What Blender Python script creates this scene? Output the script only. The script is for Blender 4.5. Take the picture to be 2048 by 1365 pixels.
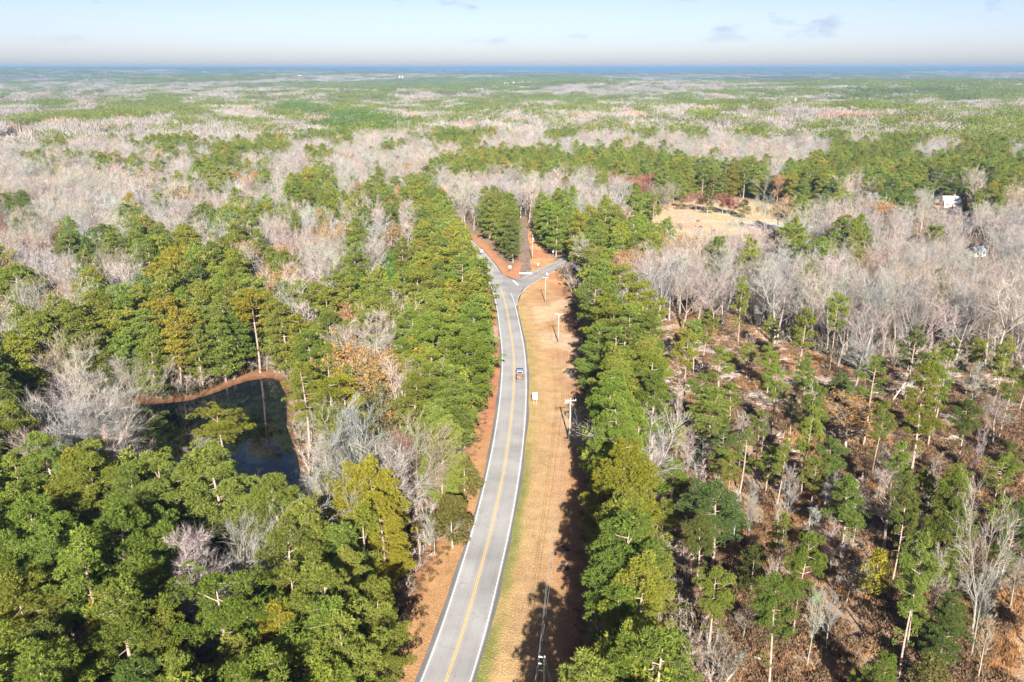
import bpy, math, random
import numpy as np
from mathutils import Vector

for o in list(bpy.data.objects):
    bpy.data.objects.remove(o)
R = math.radians
rnd = random.Random(7)
rng = np.random.default_rng(11)
SC = bpy.context.scene
COL = SC.collection

# ------------------------------------------------------------------ camera, sky, sun, exposure
CAM_H = 81.0
PITCH = R(18.92)
FPX = 1593.0                      # focal length in photograph pixels (28 mm on a 36 mm wide frame)
cam_d = bpy.data.cameras.new("camera")
cam_d.lens = 28.0
cam_d.sensor_width = 36.0
cam_d.clip_start = 0.5
cam_d.clip_end = 60000
cam = bpy.data.objects.new("camera", cam_d)
cam.location = (0, 0, CAM_H)
cam.rotation_euler = (math.pi / 2 - PITCH, 0, 0)
COL.objects.link(cam)
SC.camera = cam

SUN_EL, SUN_AZ = R(28.0), R(3.2)  # low winter sun behind the camera, a little to the right
sun_d = bpy.data.lights.new("sun", "SUN")
sun_d.energy = 5.0
sun_d.angle = R(0.53)
sun_d.color = (1.0, 0.94, 0.86)
sun = bpy.data.objects.new("sun", sun_d)
sun.rotation_euler = (math.pi / 2 - SUN_EL, 0, SUN_AZ)
sun.location = (60, -300, 400)
COL.objects.link(sun)

world = bpy.data.worlds.new("World")
SC.world = world
world.use_nodes = True
wn, wl = world.node_tree.nodes, world.node_tree.links
wn.clear()
sky = wn.new("ShaderNodeTexSky")
sky.sky_type = "NISHITA"
sky.sun_disc = False
sky.sun_elevation = SUN_EL
sky.sun_rotation = math.pi + SUN_AZ * -1
sky.altitude = 150
sky.air_density = 0.6
sky.dust_density = 0.95
sky.ozone_density = 2.0
bg = wn.new("ShaderNodeBackground")
bg.inputs["Strength"].default_value = 0.05
wo = wn.new("ShaderNodeOutputWorld")
# thin broken cloud, the same all round the sky
tc = wn.new("ShaderNodeTexCoord")
sep = wn.new("ShaderNodeSeparateXYZ")
wl.new(tc.outputs["Generated"], sep.inputs[0])
dv = wn.new("ShaderNodeVectorMath"); dv.operation = "MULTIPLY"; dv.inputs[1].default_value = (1, 1, 2.8)
wl.new(tc.outputs["Generated"], dv.inputs[0])
nz = wn.new("ShaderNodeTexNoise")
nz.noise_dimensions = "4D"
nz.inputs["W"].default_value = 27.2
nz.inputs["Scale"].default_value = 9.0
nz.inputs["Detail"].default_value = 7
nz.inputs["Roughness"].default_value = 0.6
wl.new(dv.outputs[0], nz.inputs["Vector"])
cr = wn.new("ShaderNodeMapRange")
cr.inputs["From Min"].default_value = 0.575
cr.inputs["From Max"].default_value = 0.68
cr.inputs["To Max"].default_value = 0.75
wl.new(nz.outputs["Fac"], cr.inputs["Value"])
hm = wn.new("ShaderNodeMapRange")
hm.inputs["From Min"].default_value = 0.02
hm.inputs["From Max"].default_value = 0.04
wl.new(sep.outputs["Z"], hm.inputs["Value"])
mm = wn.new("ShaderNodeMath"); mm.operation = "MULTIPLY"
wl.new(cr.outputs[0], mm.inputs[0]); wl.new(hm.outputs[0], mm.inputs[1])
mixc = wn.new("ShaderNodeMix"); mixc.data_type = "RGBA"
wl.new(mm.outputs[0], mixc.inputs["Factor"])
wl.new(sky.outputs[0], mixc.inputs["A"])
mixc.inputs["B"].default_value = (2.6, 3.7, 5.3, 1)
wb = wn.new("ShaderNodeVectorMath"); wb.operation = "MULTIPLY"; wb.inputs[1].default_value = (0.95, 0.80, 0.765)   # the camera's white balance
wl.new(mixc.outputs["Result"], wb.inputs[0]); wl.new(wb.outputs[0], bg.inputs["Color"])
wl.new(bg.outputs[0], wo.inputs["Surface"])

SC.view_settings.view_transform = "Standard"
SC.view_settings.look = "None"
SC.view_settings.exposure = 1.95
SC.view_settings.gamma = 1.0
SC.view_settings.use_curve_mapping = False
SC.render.engine = "CYCLES"
cy = SC.cycles
cy.use_denoising = True
cy.max_bounces = 6
cy.diffuse_bounces = 4
cy.glossy_bounces = 2
cy.transmission_bounces = 3
cy.transparent_max_bounces = 6
cy.volume_bounces = 0
cy.use_adaptive_sampling = True
cy.adaptive_threshold = 0.02
cy.sample_clamp_indirect = 6
cy.caustics_reflective = False
cy.caustics_refractive = False


# ------------------------------------------------------------------ photograph pixel -> point on the ground
def dep(py):
    return PITCH + math.atan((py - 682.5) / FPX)

def at(px, py, z=0.0):
    t = (CAM_H - z) / (math.sin(PITCH) + (py - 682.5) / FPX * math.cos(PITCH))
    return ((px - 1024) / FPX * t, t * (math.cos(PITCH) - (py - 682.5) / FPX * math.sin(PITCH)))

def to_px(x, y, z):
    dz = z - CAM_H
    d = y * math.cos(PITCH) - dz * math.sin(PITCH)
    return 1024 + FPX * x / d, 682.5 - FPX * (y * math.sin(PITCH) + dz * math.cos(PITCH)) / d, d

def top_height(base, topy):
    x, y = base
    return CAM_H - y * math.tan(dep(topy))


# ------------------------------------------------------------------ small noise and polygon tools
def vnoise(x, y, scale, seed=0):
    x = np.asarray(x, float) / scale + seed * 17.31
    y = np.asarray(y, float) / scale + seed * 9.77
    xi, yi = np.floor(x).astype(np.int64), np.floor(y).astype(np.int64)
    fx, fy = x - xi, y - yi
    fx, fy = fx * fx * (3 - 2 * fx), fy * fy * (3 - 2 * fy)
    def hsh(a, b):
        h = (a * 374761393 + b * 668265263 + seed * 982451653) & 0x7FFFFFFF
        h = ((h ^ (h >> 13)) * 1274126177) & 0x7FFFFFFF
        return ((h ^ (h >> 16)) & 0xFFFF) / 65535.0
    return (hsh(xi, yi) * (1 - fx) + hsh(xi + 1, yi) * fx) * (1 - fy) + (hsh(xi, yi + 1) * (1 - fx) + hsh(xi + 1, yi + 1) * fx) * fy

def fbm(x, y, scale, seed=0, n=3):
    s = a = 0
    for k in range(n):
        s = s + vnoise(x, y, scale / 2 ** k, seed + k * 5) * 0.5 ** k
        a += 0.5 ** k
    return s / a

def inside(poly, x, y):
    x, y = np.asarray(x, float), np.asarray(y, float)
    r = np.zeros(x.shape, bool)
    n = len(poly)
    for i in range(n):
        (x1, y1), (x2, y2) = poly[i], poly[(i + 1) % n]
        if y1 == y2:
            continue
        c = (y1 > y) != (y2 > y)
        r ^= c & (x < (x2 - x1) * (y - y1) / (y2 - y1) + x1)
    return r

def poly_dist(poly, x, y):
    x, y = np.asarray(x, float), np.asarray(y, float)
    d = np.full(x.shape, 1e9)
    n = len(poly)
    for i in range(n):
        (x1, y1), (x2, y2) = poly[i], poly[(i + 1) % n]
        dx, dy = x2 - x1, y2 - y1
        t = np.clip(((x - x1) * dx + (y - y1) * dy) / max(dx * dx + dy * dy, 1e-9), 0, 1)
        d = np.minimum(d, np.hypot(x - x1 - t * dx, y - y1 - t * dy))
    return d

def smooth(e0, e1, v):
    t = np.clip((v - e0) / (e1 - e0), 0, 1)
    return t * t * (3 - 2 * t)


# ------------------------------------------------------------------ mesh building
class MB:
    def __init__(self):
        self.v, self.f, self.m, self.n = [], [], [], 0
    def tris(self, V, F, mat=0):
        V = np.asarray(V, float).reshape(-1, 3)
        F = np.asarray(F, np.int64).reshape(-1, 3)
        self.v.append(V); self.f.append(F + self.n); self.m.append(np.full(len(F), mat, np.int32))
        self.n += len(V)
    def poly(self, V, faces, mat=0):
        F = []
        for f in faces:
            for k in range(1, len(f) - 1):
                F.append((f[0], f[k], f[k + 1]))
        self.tris(V, F, mat)
    def box(self, c, s, mat=0, rz=0.0, taper=1.0):
        x, y, z = s[0] / 2, s[1] / 2, s[2] / 2
        V = np.array([(-x, -y, -z), (x, -y, -z), (x, y, -z), (-x, y, -z),
                      (-x * taper, -y * taper, z), (x * taper, -y * taper, z), (x * taper, y * taper, z), (-x * taper, y * taper, z)])
        if rz:
            a, b = math.cos(rz), math.sin(rz)
            V[:, :2] = V[:, :2] @ np.array([[a, b], [-b, a]])
        self.poly(V + np.array(c), [(0, 3, 2, 1), (4, 5, 6, 7), (0, 1, 5, 4), (1, 2, 6, 5), (2, 3, 7, 6), (3, 0, 4, 7)], mat)
    def prism(self, prof, x0, x1, mat=0):
        """profile in (y, z), extruded along x"""
        n = len(prof)
        V = [(x0, p[0], p[1]) for p in prof] + [(x1, p[0], p[1]) for p in prof]
        faces = [tuple(range(n - 1, -1, -1)), tuple(range(n, 2 * n))]
        faces += [(i, (i + 1) % n, n + (i + 1) % n, n + i) for i in range(n)]
        self.poly(V, faces, mat)
    def tube(self, pts, radii, sides=6, mat=0, cap=False):
        pts = np.asarray(pts, float); n = len(pts)
        d = np.gradient(pts, axis=0)
        d /= np.maximum(np.linalg.norm(d, axis=1, keepdims=True), 1e-9)
        ref = np.where(np.abs(d[:, 2:3]) > 0.9, np.array([[1.0, 0, 0]]), np.array([[0, 0, 1.0]]))
        a = np.cross(d, ref); a /= np.maximum(np.linalg.norm(a, axis=1, keepdims=True), 1e-9)
        b = np.cross(d, a)
        an = np.arange(sides) * 2 * math.pi / sides
        r = np.asarray(radii, float).reshape(-1, 1, 1)
        V = pts[:, None, :] + r * (a[:, None, :] * np.cos(an)[None, :, None] + b[:, None, :] * np.sin(an)[None, :, None])
        V = V.reshape(-1, 3)
        F = []
        for i in range(n - 1):
            for k in range(sides):
                p, q = i * sides + k, i * sides + (k + 1) % sides
                F += [(p, q, q + sides), (p, q + sides, p + sides)]
        if cap:
            for k in range(1, sides - 1):
                F.append((0, k + 1, k)); e = (n - 1) * sides; F.append((e, e + k, e + k + 1))
        self.tris(V, F, mat)
    def mesh(self, name, mats, smooth_shade=False):
        me = bpy.data.meshes.new(name)
        if not self.v:
            return me
        V = np.concatenate(self.v); F = np.concatenate(self.f); M = np.concatenate(self.m)
        me.vertices.add(len(V)); me.vertices.foreach_set("co", V.ravel())
        me.loops.add(F.size); me.loops.foreach_set("vertex_index", F.ravel().astype(np.int32))
        me.polygons.add(len(F)); me.polygons.foreach_set("loop_start", np.arange(0, F.size, 3, dtype=np.int32))
        me.polygons.foreach_set("loop_total", np.full(len(F), 3, np.int32))
        for m in (mats if isinstance(mats, (list, tuple)) else [mats]):
            me.materials.append(m)
        me.polygons.foreach_set("material_index", M)
        me.update(calc_edges=True)
        me.polygons.foreach_set("use_smooth", np.full(len(F), smooth_shade))
        return me
    def build(self, name, mats, parent=None, smooth_shade=False, loc=(0, 0, 0), rz=0.0):
        return place(name, self.mesh(name, mats, smooth_shade), parent, loc, rz)

def place(name, data, parent=None, loc=(0, 0, 0), rz=0.0):
    o = bpy.data.objects.new(name, data)
    COL.objects.link(o)
    o.location = loc
    o.rotation_euler = (0, 0, rz)
    if parent:
        o.parent = parent
    return o

def tag(o, label=None, cat=None, group=None, kind=None):
    if label: o["label"] = label
    if cat: o["category"] = cat
    if group: o["group"] = group
    if kind: o["kind"] = kind
    return o

def thing(name, label, cat, loc, rz=0.0, group=None):
    return tag(place(name, None, None, loc, rz), label, cat, group)


# ------------------------------------------------------------------ materials
def mat(name, color=(0.5, 0.5, 0.5), rough=0.8, metal=0.0, var=0.0, scale=1.0, bump=0.0, spec=0.3, emit=None):
    m = bpy.data.materials.new(name)
    m.use_nodes = True
    nt = m.node_tree; b = nt.nodes["Principled BSDF"]
    b.inputs["Base Color"].default_value = (*color, 1)
    b.inputs["Roughness"].default_value = rough
    b.inputs["Metallic"].default_value = metal
    b.inputs["Specular IOR Level"].default_value = spec
    if var or bump:
        t = nt.nodes.new("ShaderNodeTexCoord")
        n = nt.nodes.new("ShaderNodeTexNoise"); n.inputs["Scale"].default_value = scale; n.inputs["Detail"].default_value = 5
        nt.links.new(t.outputs["Object"], n.inputs["Vector"])
        if var:
            mr = nt.nodes.new("ShaderNodeMapRange"); mr.inputs["From Min"].default_value = 0.3; mr.inputs["From Max"].default_value = 0.7
            mr.inputs["To Min"].default_value = 1 - var; mr.inputs["To Max"].default_value = 1 + var
            nt.links.new(n.outputs["Fac"], mr.inputs["Value"])
            vm = nt.nodes.new("ShaderNodeVectorMath"); vm.operation = "SCALE"; vm.inputs[0].default_value = color
            nt.links.new(mr.outputs[0], vm.inputs["Scale"]); nt.links.new(vm.outputs[0], b.inputs["Base Color"])
        if bump:
            bp = nt.nodes.new("ShaderNodeBump"); bp.inputs["Strength"].default_value = bump
            nt.links.new(n.outputs["Fac"], bp.inputs["Height"]); nt.links.new(bp.outputs[0], b.inputs["Normal"])
    return m

def foliage_mat(name, dead=(0.19, 0.13, 0.05), dead_share=0.02, trans=0.5, lo=0.65, hi=1.4):
    """leaf colour comes from the tree's own 'tint'; every tuft varies a little and a few are brown"""
    m = bpy.data.materials.new(name); m.use_nodes = True
    nt = m.node_tree; N, L = nt.nodes, nt.links
    N.clear()
    a = N.new("ShaderNodeAttribute"); a.attribute_type = "INSTANCER"; a.attribute_name = "tint"
    g = N.new("ShaderNodeNewGeometry")
    mr = N.new("ShaderNodeMapRange"); mr.inputs["To Min"].default_value = lo; mr.inputs["To Max"].default_value = hi
    L.new(g.outputs["Random Per Island"], mr.inputs["Value"])
    sc = N.new("ShaderNodeVectorMath"); sc.operation = "SCALE"
    L.new(a.outputs["Color"], sc.inputs[0]); L.new(mr.outputs[0], sc.inputs["Scale"])
    th = N.new("ShaderNodeMath"); th.operation = "GREATER_THAN"; th.inputs[1].default_value = 1 - dead_share
    L.new(g.outputs["Random Per Island"], th.inputs[0])
    mx = N.new("ShaderNodeMix"); mx.data_type = "RGBA"; mx.inputs["B"].default_value = (*dead, 1)
    L.new(th.outputs[0], mx.inputs["Factor"]); L.new(sc.outputs[0], mx.inputs["A"])
    df = N.new("ShaderNodeBsdfDiffuse"); tr = N.new("ShaderNodeBsdfTranslucent"); ms = N.new("ShaderNodeMixShader")
    ms.inputs[0].default_value = trans
    L.new(mx.outputs["Result"], df.inputs["Color"]); L.new(mx.outputs["Result"], tr.inputs["Color"])
    L.new(df.outputs[0], ms.inputs[1]); L.new(tr.outputs[0], ms.inputs[2])
    o = N.new("ShaderNodeOutputMaterial"); L.new(ms.outputs[0], o.inputs["Surface"])
    return m

def tinted_bark(name, var=0.25, scale=3.0):
    m = bpy.data.materials.new(name); m.use_nodes = True
    nt = m.node_tree; N, L = nt.nodes, nt.links
    b = N["Principled BSDF"]; b.inputs["Roughness"].default_value = 0.9; b.inputs["Specular IOR Level"].default_value = 0.1
    a = N.new("ShaderNodeAttribute"); a.attribute_type = "INSTANCER"; a.attribute_name = "tint"
    t = N.new("ShaderNodeTexCoord"); n = N.new("ShaderNodeTexNoise"); n.inputs["Scale"].default_value = scale
    L.new(t.outputs["Object"], n.inputs["Vector"])
    mr = N.new("ShaderNodeMapRange"); mr.inputs["From Min"].default_value = 0.3; mr.inputs["From Max"].default_value = 0.7
    mr.inputs["To Min"].default_value = 1 - var; mr.inputs["To Max"].default_value = 1 + var
    L.new(n.outputs["Fac"], mr.inputs["Value"])
    sc = N.new("ShaderNodeVectorMath"); sc.operation = "SCALE"
    L.new(a.outputs["Color"], sc.inputs[0]); L.new(mr.outputs[0], sc.inputs["Scale"]); L.new(sc.outputs[0], b.inputs["Base Color"])
    return m

M_NEEDLE = foliage_mat("pine_needles")
M_LEAF = foliage_mat("leaves", dead=(0.16, 0.12, 0.05), dead_share=0.08, lo=0.55, hi=1.4)
M_PBARK = mat("pine_bark", (0.27, 0.205, 0.16), 0.95, var=0.35, scale=2.5, spec=0.1)
M_TWIG = tinted_bark("bare_twigs")
M_OBARK = mat("oak_bark", (0.25, 0.22, 0.185), 0.95, var=0.25, scale=2, spec=0.1)
M_BRUSH = foliage_mat("dry_brush", dead=(0.32, 0.25, 0.17), dead_share=0.12, lo=0.5, hi=1.4)


# ------------------------------------------------------------------ layout on the ground (measured from the photograph)
def spline(pts, step):
    P = [pts[0]] + list(pts) + [pts[-1]]
    out = []
    for i in range(1, len(P) - 2):
        p0, p1, p2, p3 = (np.array(P[i + k], float) for k in (-1, 0, 1, 2))
        n = max(2, int(np.linalg.norm(p2 - p1) / step))
        for t in np.linspace(0, 1, n, endpoint=False):
            out.append(0.5 * (2 * p1 + (p2 - p0) * t + (2 * p0 - 5 * p1 + 4 * p2 - p3) * t * t + (3 * p1 - p0 - 3 * p2 + p3) * t ** 3))
    out.append(np.array(P[-2], float))
    return np.array(out)

road_px = [(892, 1365), (934, 1239.5), (960, 1141.7), (980, 1073), (1002.6, 969), (1011.7, 920), (1020.7, 856), (1027, 790),
           (1028.2, 724), (1025.5, 690), (1018, 645), (1011, 606.4), (1001, 577), (984, 545)]
rp = [at(*p) for p in road_px]
d0 = np.array(rp[0]) - np.array(rp[1]); d0 /= np.linalg.norm(d0)
pre = [tuple(np.array(rp[0]) + d0 * 95 + np.array([-8, 0])), tuple(np.array(rp[0]) + d0 * 45 + np.array([-2, 0]))]
d1 = np.array(rp[-1]) - np.array(rp[-2]); d1 /= np.linalg.norm(d1)
post = []
q = np.array(rp[-1]); a = math.atan2(d1[1], d1[0])
for k in range(7):
    a = min(a + 0.05, R(158)); q = q + 30 * np.array([math.cos(a), math.sin(a)]); post.append(tuple(q))
ROAD = spline(pre + rp + post, 3.0)
# light smoothing so that measured points do not show as kinks
for _ in range(14):
    ROAD[1:-1] = (ROAD[:-2] + 2 * ROAD[1:-1] + ROAD[2:]) / 4

def tangents(P):
    t = np.gradient(P, axis=0)
    return t / np.linalg.norm(t, axis=1, keepdims=True)
RT = tangents(ROAD)
RN = np.stack([RT[:, 1], -RT[:, 0]], axis=1)      # to the right of travel

def road_off(x, y):
    """signed distance to the road's centre line, right positive, and the index along it"""
    x, y = np.atleast_1d(np.asarray(x, float)), np.atleast_1d(np.asarray(y, float))
    out = np.zeros(x.shape); best = np.full(x.shape, 1e18); idx = np.zeros(x.shape, int)
    for i in range(0, len(ROAD)):
        dx, dy = x - ROAD[i, 0], y - ROAD[i, 1]
        d = dx * dx + dy * dy
        s = d < best
        best = np.where(s, d, best); idx = np.where(s, i, idx)
    out = (x - ROAD[idx, 0]) * RN[idx, 0] + (y - ROAD[idx, 1]) * RN[idx, 1]
    far = np.abs(out) < np.sqrt(best) * 0.7       # beyond the ends
    out = np.where(far, np.sign(out + 1e-9) * np.sqrt(best), out)
    return out, idx

SIDE = spline([at(1020, 582), at(1046, 566.5), at(1073, 552), at(1101, 538), at(1125, 526), at(1150, 514), at(1185, 500)], 3.0)
DRIVE = spline([at(1050, 556), at(1052, 545), at(1053, 530), at(1051, 510), at(1049, 494), at(1047, 473), at(1048, 450)], 3.0)
FARROAD = spline([at(5, 300), at(25, 287), at(45, 275), at(62, 266)], 8.0)

def strip(mb, P, off0, off1, z, wob=0.0, i0=0, i1=None, mat_i=0, seed=0):
    P = P[i0:i1]; T = tangents(P); N = np.stack([T[:, 1], -T[:, 0]], axis=1)
    s = np.arange(len(P)) * 1.0
    w0 = off0 + wob * (vnoise(s, s * 0, 2.2, 3 + seed) - 0.5); w1 = off1 + wob * (vnoise(s, s * 0, 2.2, 9 + seed) - 0.5)
    A, B = P + N * w0[:, None] if wob else P + N * off0, P + N * w1[:, None] if wob else P + N * off1
    n = len(P)
    V = np.zeros((2 * n, 3)); V[:n, :2] = A; V[n:, :2] = B; V[:, 2] = z
    F = []
    for i in range(n - 1):
        F += [(i, n + i, n + i + 1), (i, n + i + 1, i + 1)]
    mb.tris(V, F, mat_i)

EDGE_L = [at(*p) for p in [(770, 1500), (790, 1365), (830, 1190), (872, 1100), (915, 985), (935, 905), (965, 820), (966, 740), (985, 690), (984, 640), (978, 590), (960, 540), (930, 505)]]
EDGE_R = [at(*p) for p in [(1178, 1600), (1176, 1365), (1184, 1100), (1187, 900), (1180, 780), (1172, 700), (1160, 640), (1147, 600), (1128, 565)]]
WOOD_L = EDGE_L + [(-700, 900), (-700, 40)]
CUT = [at(*p) for p in [(1250, 628), (1330, 612), (1460, 632), (1560, 690), (1700, 735), (1850, 752), (2060, 752), (2400, 800), (2700, 1500), (1500, 1700), (1440, 1365), (1370, 1150), (1300, 960), (1330, 830), (1270, 720)]]
MEADOW = [at(*p) for p in [(1246, 438), (1262, 424), (1290, 417), (1330, 411), (1390, 400), (1480, 398), (1500, 402), (1545, 414), (1600, 428), (1650, 440), (1725, 447), (1720, 462), (1650, 468), (1560, 468), (1490, 466), (1420, 476), (1360, 472), (1300, 462), (1252, 452)]]
GRAVEL = [at(*p) for p in [(1470, 448), (1540, 443), (1640, 447), (1718, 452), (1712, 460), (1600, 460), (1500, 457)]]
YARD = [at(*p) for p in [(1820, 412), (1870, 400), (1940, 404), (1930, 416), (1850, 428)]]
POND = [at(*p) for p in [(262, 806), (330, 803), (385, 796), (430, 782), (470, 766), (500, 757), (535, 752), (556, 757), (572, 790), (572, 850), (592, 905), (604, 965), (590, 1030), (540, 1060),
                         (430, 1040), (330, 975), (230, 945), (120, 950), (20, 925), (40, 865), (120, 835), (200, 815)]]
POND2 = [at(*p) for p in [(1588, 441), (1592, 431), (1606, 427), (1640, 427), (1650, 434), (1640, 442)]]
JUNC = [at(*p) for p in [(1008, 545), (1040, 556), (1100, 530), (1118, 545), (1068, 566), (1046, 584), (1034, 602), (1020, 640), (985, 600)]]
CLEAR_J = [at(*p) for p in [(940, 478), (975, 515), (1005, 552), (1030, 600), (1180, 700), (1150, 600), (1128, 565), (1100, 510), (1076, 470), (1050, 455), (1040, 470), (1046, 520), (1020, 540), (985, 500), (950, 470)]]


def hgt(x, y):
    x, y = np.asarray(x, float), np.asarray(y, float)
    d = np.hypot(x, y); az = np.arctan2(x, np.maximum(y, 1))
    k = smooth(620, 1500, d)
    z = k * ((fbm(x, y, 800, 2, 2) - 0.5) * 44 + (fbm(x, y, 330, 6, 2) - 0.5) * 10)
    z = z + smooth(1800, 5000, d) * (fbm(x, y, 2600, 4, 2) - 0.5) * 84
    tgt = np.interp(az, [-0.75, -0.571, -0.3, -0.05, 0.2, 0.571, 0.75], [74, 70, 58, 22, 48, 56, 58])
    z = z + smooth(8000, 18500, d) * (tgt - 6 + (fbm(x, y, 3800, 8, 3) - 0.5) * 26)
    z = z + smooth(5000, 9000, d) * smooth(0.0, -0.35, az) * 16
    return np.minimum(z, 64 + 0.15 * (z - 64))


# ------------------------------------------------------------------ the ground, one sheet to the horizon
def build_ground():
    rad = list(8 * 1.06 ** np.arange(0, 33))
    while rad[-1] < 640: rad.append(rad[-1] * 1.0085)
    while rad[-1] < 23800: rad.append(rad[-1] * 1.032)
    rad = np.array(rad)
    ca = np.concatenate([np.linspace(-1.38, -0.62, 40, endpoint=False), np.linspace(-0.62, 0.62, 380), np.linspace(0.62, 1.38, 41)[1:]])
    A, Rr = np.meshgrid(ca, rad)
    X, Y = (Rr * np.sin(A)).ravel(), (Rr * np.cos(A)).ravel()
    d = np.hypot(X, Y)
    Z = hgt(X, Y)
    near = d < 700
    xs, ys = X[near], Y[near]
    # the pond's hollow
    pin = inside(POND, xs, ys); pd = poly_dist(POND, xs, ys)
    sd = np.where(pin, -pd, pd)
    zz = Z[near]
    zz = np.where(sd < 3, np.interp(sd, [-6, 0, 3], [-2.2, -0.7, 0.0]), zz)
    p2 = inside(POND2, xs, ys); pd2 = poly_dist(POND2, xs, ys); s2 = np.where(p2, -pd2, pd2)
    zz = np.where(s2 < 3, np.minimum(zz, np.interp(s2, [-5, 0, 3], [-1.6, -0.7, 0.0])), zz)
    off, _ = road_off(xs, ys)
    # slight unevenness away from the roads
    so = np.min([np.hypot(xs - p[0], ys - p[1]) for p in np.concatenate([SIDE, DRIVE])], axis=0)
    rough = smooth(22, 34, np.abs(off)) * smooth(8, 16, so) * smooth(2, 10, np.abs(sd))
    zz = zz + rough * ((fbm(xs, ys, 34, 21, 2) - 0.5) * 1.6 + (vnoise(xs, ys, 5, 22) - 0.5) * 0.35)
    Z[near] = zz
    # ---- colour of the ground cover itself
    C = np.zeros((len(X), 3))
    def mixc(mask, col):
        nonlocal C
        mask = np.asarray(mask, float)[:, None]
        C = C * (1 - mask) + np.asarray(col) * mask
    n1, n2, n3 = fbm(X, Y, 30, 31), fbm(X, Y, 9, 32), vnoise(X, Y, 2.5, 33)
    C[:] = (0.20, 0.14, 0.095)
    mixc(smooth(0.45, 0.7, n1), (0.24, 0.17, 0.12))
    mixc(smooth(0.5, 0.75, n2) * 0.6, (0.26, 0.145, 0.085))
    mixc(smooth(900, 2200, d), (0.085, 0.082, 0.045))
    far_open = smooth(0.64, 0.70, fbm(X, Y / 1.0, 700, 41, 2)) * smooth(1500, 2600, d)
    mixc(far_open * 0.7, (0.20, 0.17, 0.12))
    idx = np.nonzero(near)[0]
    full = lambda m: np.bincount(idx, np.asarray(m, float), len(X))
    jit = (n2[near] - 0.5) * 5 + (n3[near] - 0.5) * 2
    # cutover: rusty sedge, brown brush, pale slash
    cut = smooth(-3, 4, np.where(inside(CUT, xs, ys), 1, -1) * poly_dist(CUT, xs, ys) + jit)
    mixc(full(cut), (0.29, 0.205, 0.138))
    mixc(full(cut * smooth(0.42, 0.62, n2[near])), (0.225, 0.155, 0.10))
    mixc(full(cut * smooth(0.5, 0.7, fbm(xs, ys, 16, 51)) * 0.8), (0.43, 0.265, 0.13))
    dist_k = smooth(185, 240, ys)
    mixc(full(cut * dist_k * smooth(0.40, 0.6, fbm(xs, ys * 2.0, 22, 52)) * 0.75), (0.44, 0.335, 0.28))
    # mown verges
    eL = np.interp(ys, [p[1] for p in EDGE_L], [p[0] for p in EDGE_L]); eR = np.interp(ys, [p[1] for p in EDGE_R], [p[0] for p in EDGE_R])
    jr = jit * 0.35
    in_y = smooth(20, 30, ys) * smooth(335, 325, ys)
    vr = smooth(-0.5, 0.5, off) * smooth(1.5, -1.5, xs - eR - 3 + jr) * in_y
    u = np.clip(off - 4, 0, 40)
    mixc(full(vr), (0.40, 0.265, 0.132))
    mixc(full(vr * smooth(4.5, 9.5, u + jr * 2) * smooth(0.35, 0.6, n2[near])), (0.385, 0.225, 0.115))
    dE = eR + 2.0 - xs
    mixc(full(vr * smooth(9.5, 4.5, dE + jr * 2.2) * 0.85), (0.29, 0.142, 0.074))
    mixc(full(vr * smooth(0.5, 0.75, fbm(xs, ys, 5, 71)) * 0.35), (0.27, 0.17, 0.085))
    mixc(full(vr * smooth(3.6, 0.8, u + jr * 1.2) * smooth(300, 240, ys) * 0.75), (0.30, 0.235, 0.085))
    mixc(full(vr * smooth(2.4, 0.6, u + jr * 0.8) * smooth(0.45, 0.6, vnoise(xs, ys, 9, 55)) * smooth(185, 140, ys)), (0.19, 0.19, 0.06))
    mixc(full(vr * smooth(0.62, 0.72, vnoise(xs, ys, 14, 56)) * smooth(4, 6, u) * 0.55), (0.50, 0.40, 0.27))
    vl = smooth(0.5, -0.5, off) * smooth(-1.5, 1.5, xs - eL + 3.5 + jr) * in_y
    ul = np.clip(-off - 4, 0, 40)
    mixc(full(vl), (0.36, 0.205, 0.095))
    mixc(full(vl * smooth(150, 185, ys)), (0.37, 0.165, 0.085))
    mixc(full(vl * smooth(3, 6, ul + jr) * 0.8), (0.27, 0.125, 0.066))
    # red clay and straw round the junction
    cj = smooth(-2, 2, np.where(inside(CLEAR_J, xs, ys), 1, -1) * poly_dist(CLEAR_J, xs, ys) + jr)
    mixc(full(cj * (ys > 300)), (0.40, 0.185, 0.095))
    mixc(full(cj * (ys > 300) * smooth(0.45, 0.65, n2[near]) * (xs > 5)), (0.44, 0.27, 0.13))
    # pasture with its track, the yard, the pond banks
    me = smooth(-7, 6, np.where(inside(MEADOW, xs, ys), 1, -1) * poly_dist(MEADOW, xs, ys) + jit)
    mixc(full(me), (0.42, 0.335, 0.215))
    mixc(full(me * smooth(0.5, 0.68, n1[near]) * 0.7), (0.40, 0.36, 0.20))
    mixc(full(me * smooth(0.5, 0.62, fbm(xs, ys, 14, 58)) * 0.5), (0.46, 0.27, 0.15))
    gr = smooth(-2, 2, np.where(inside(GRAVEL, xs, ys), 1, -1) * poly_dist(GRAVEL, xs, ys) + jit * 0.5)
    mixc(full(gr * 0.9), (0.46, 0.42, 0.37))
    ya = smooth(-3, 3, np.where(inside(YARD, xs, ys), 1, -1) * poly_dist(YARD, xs, ys) + jit)
    mixc(full(ya), (0.46, 0.27, 0.17))
    bank = smooth(8.5, 2, pd + (n1[near] - 0.5) * 9 + (n2[near] - 0.5) * 5) * (~pin) * smooth(-5, 5, ys - 175 - jit)
    mixc(full(bank), (0.215, 0.112, 0.058))
    mixc(full(smooth(2.2, 0.6, sd)), (0.13, 0.062, 0.03))
    mixc(full(smooth(6, 1, pd2) * (~p2) * 0.9), (0.42, 0.20, 0.11))
    mixc(full(pin | p2), (0.03, 0.022, 0.014))
    V = np.stack([X, Y, Z], axis=1)
    nr, nc = len(rad), len(ca)
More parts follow.
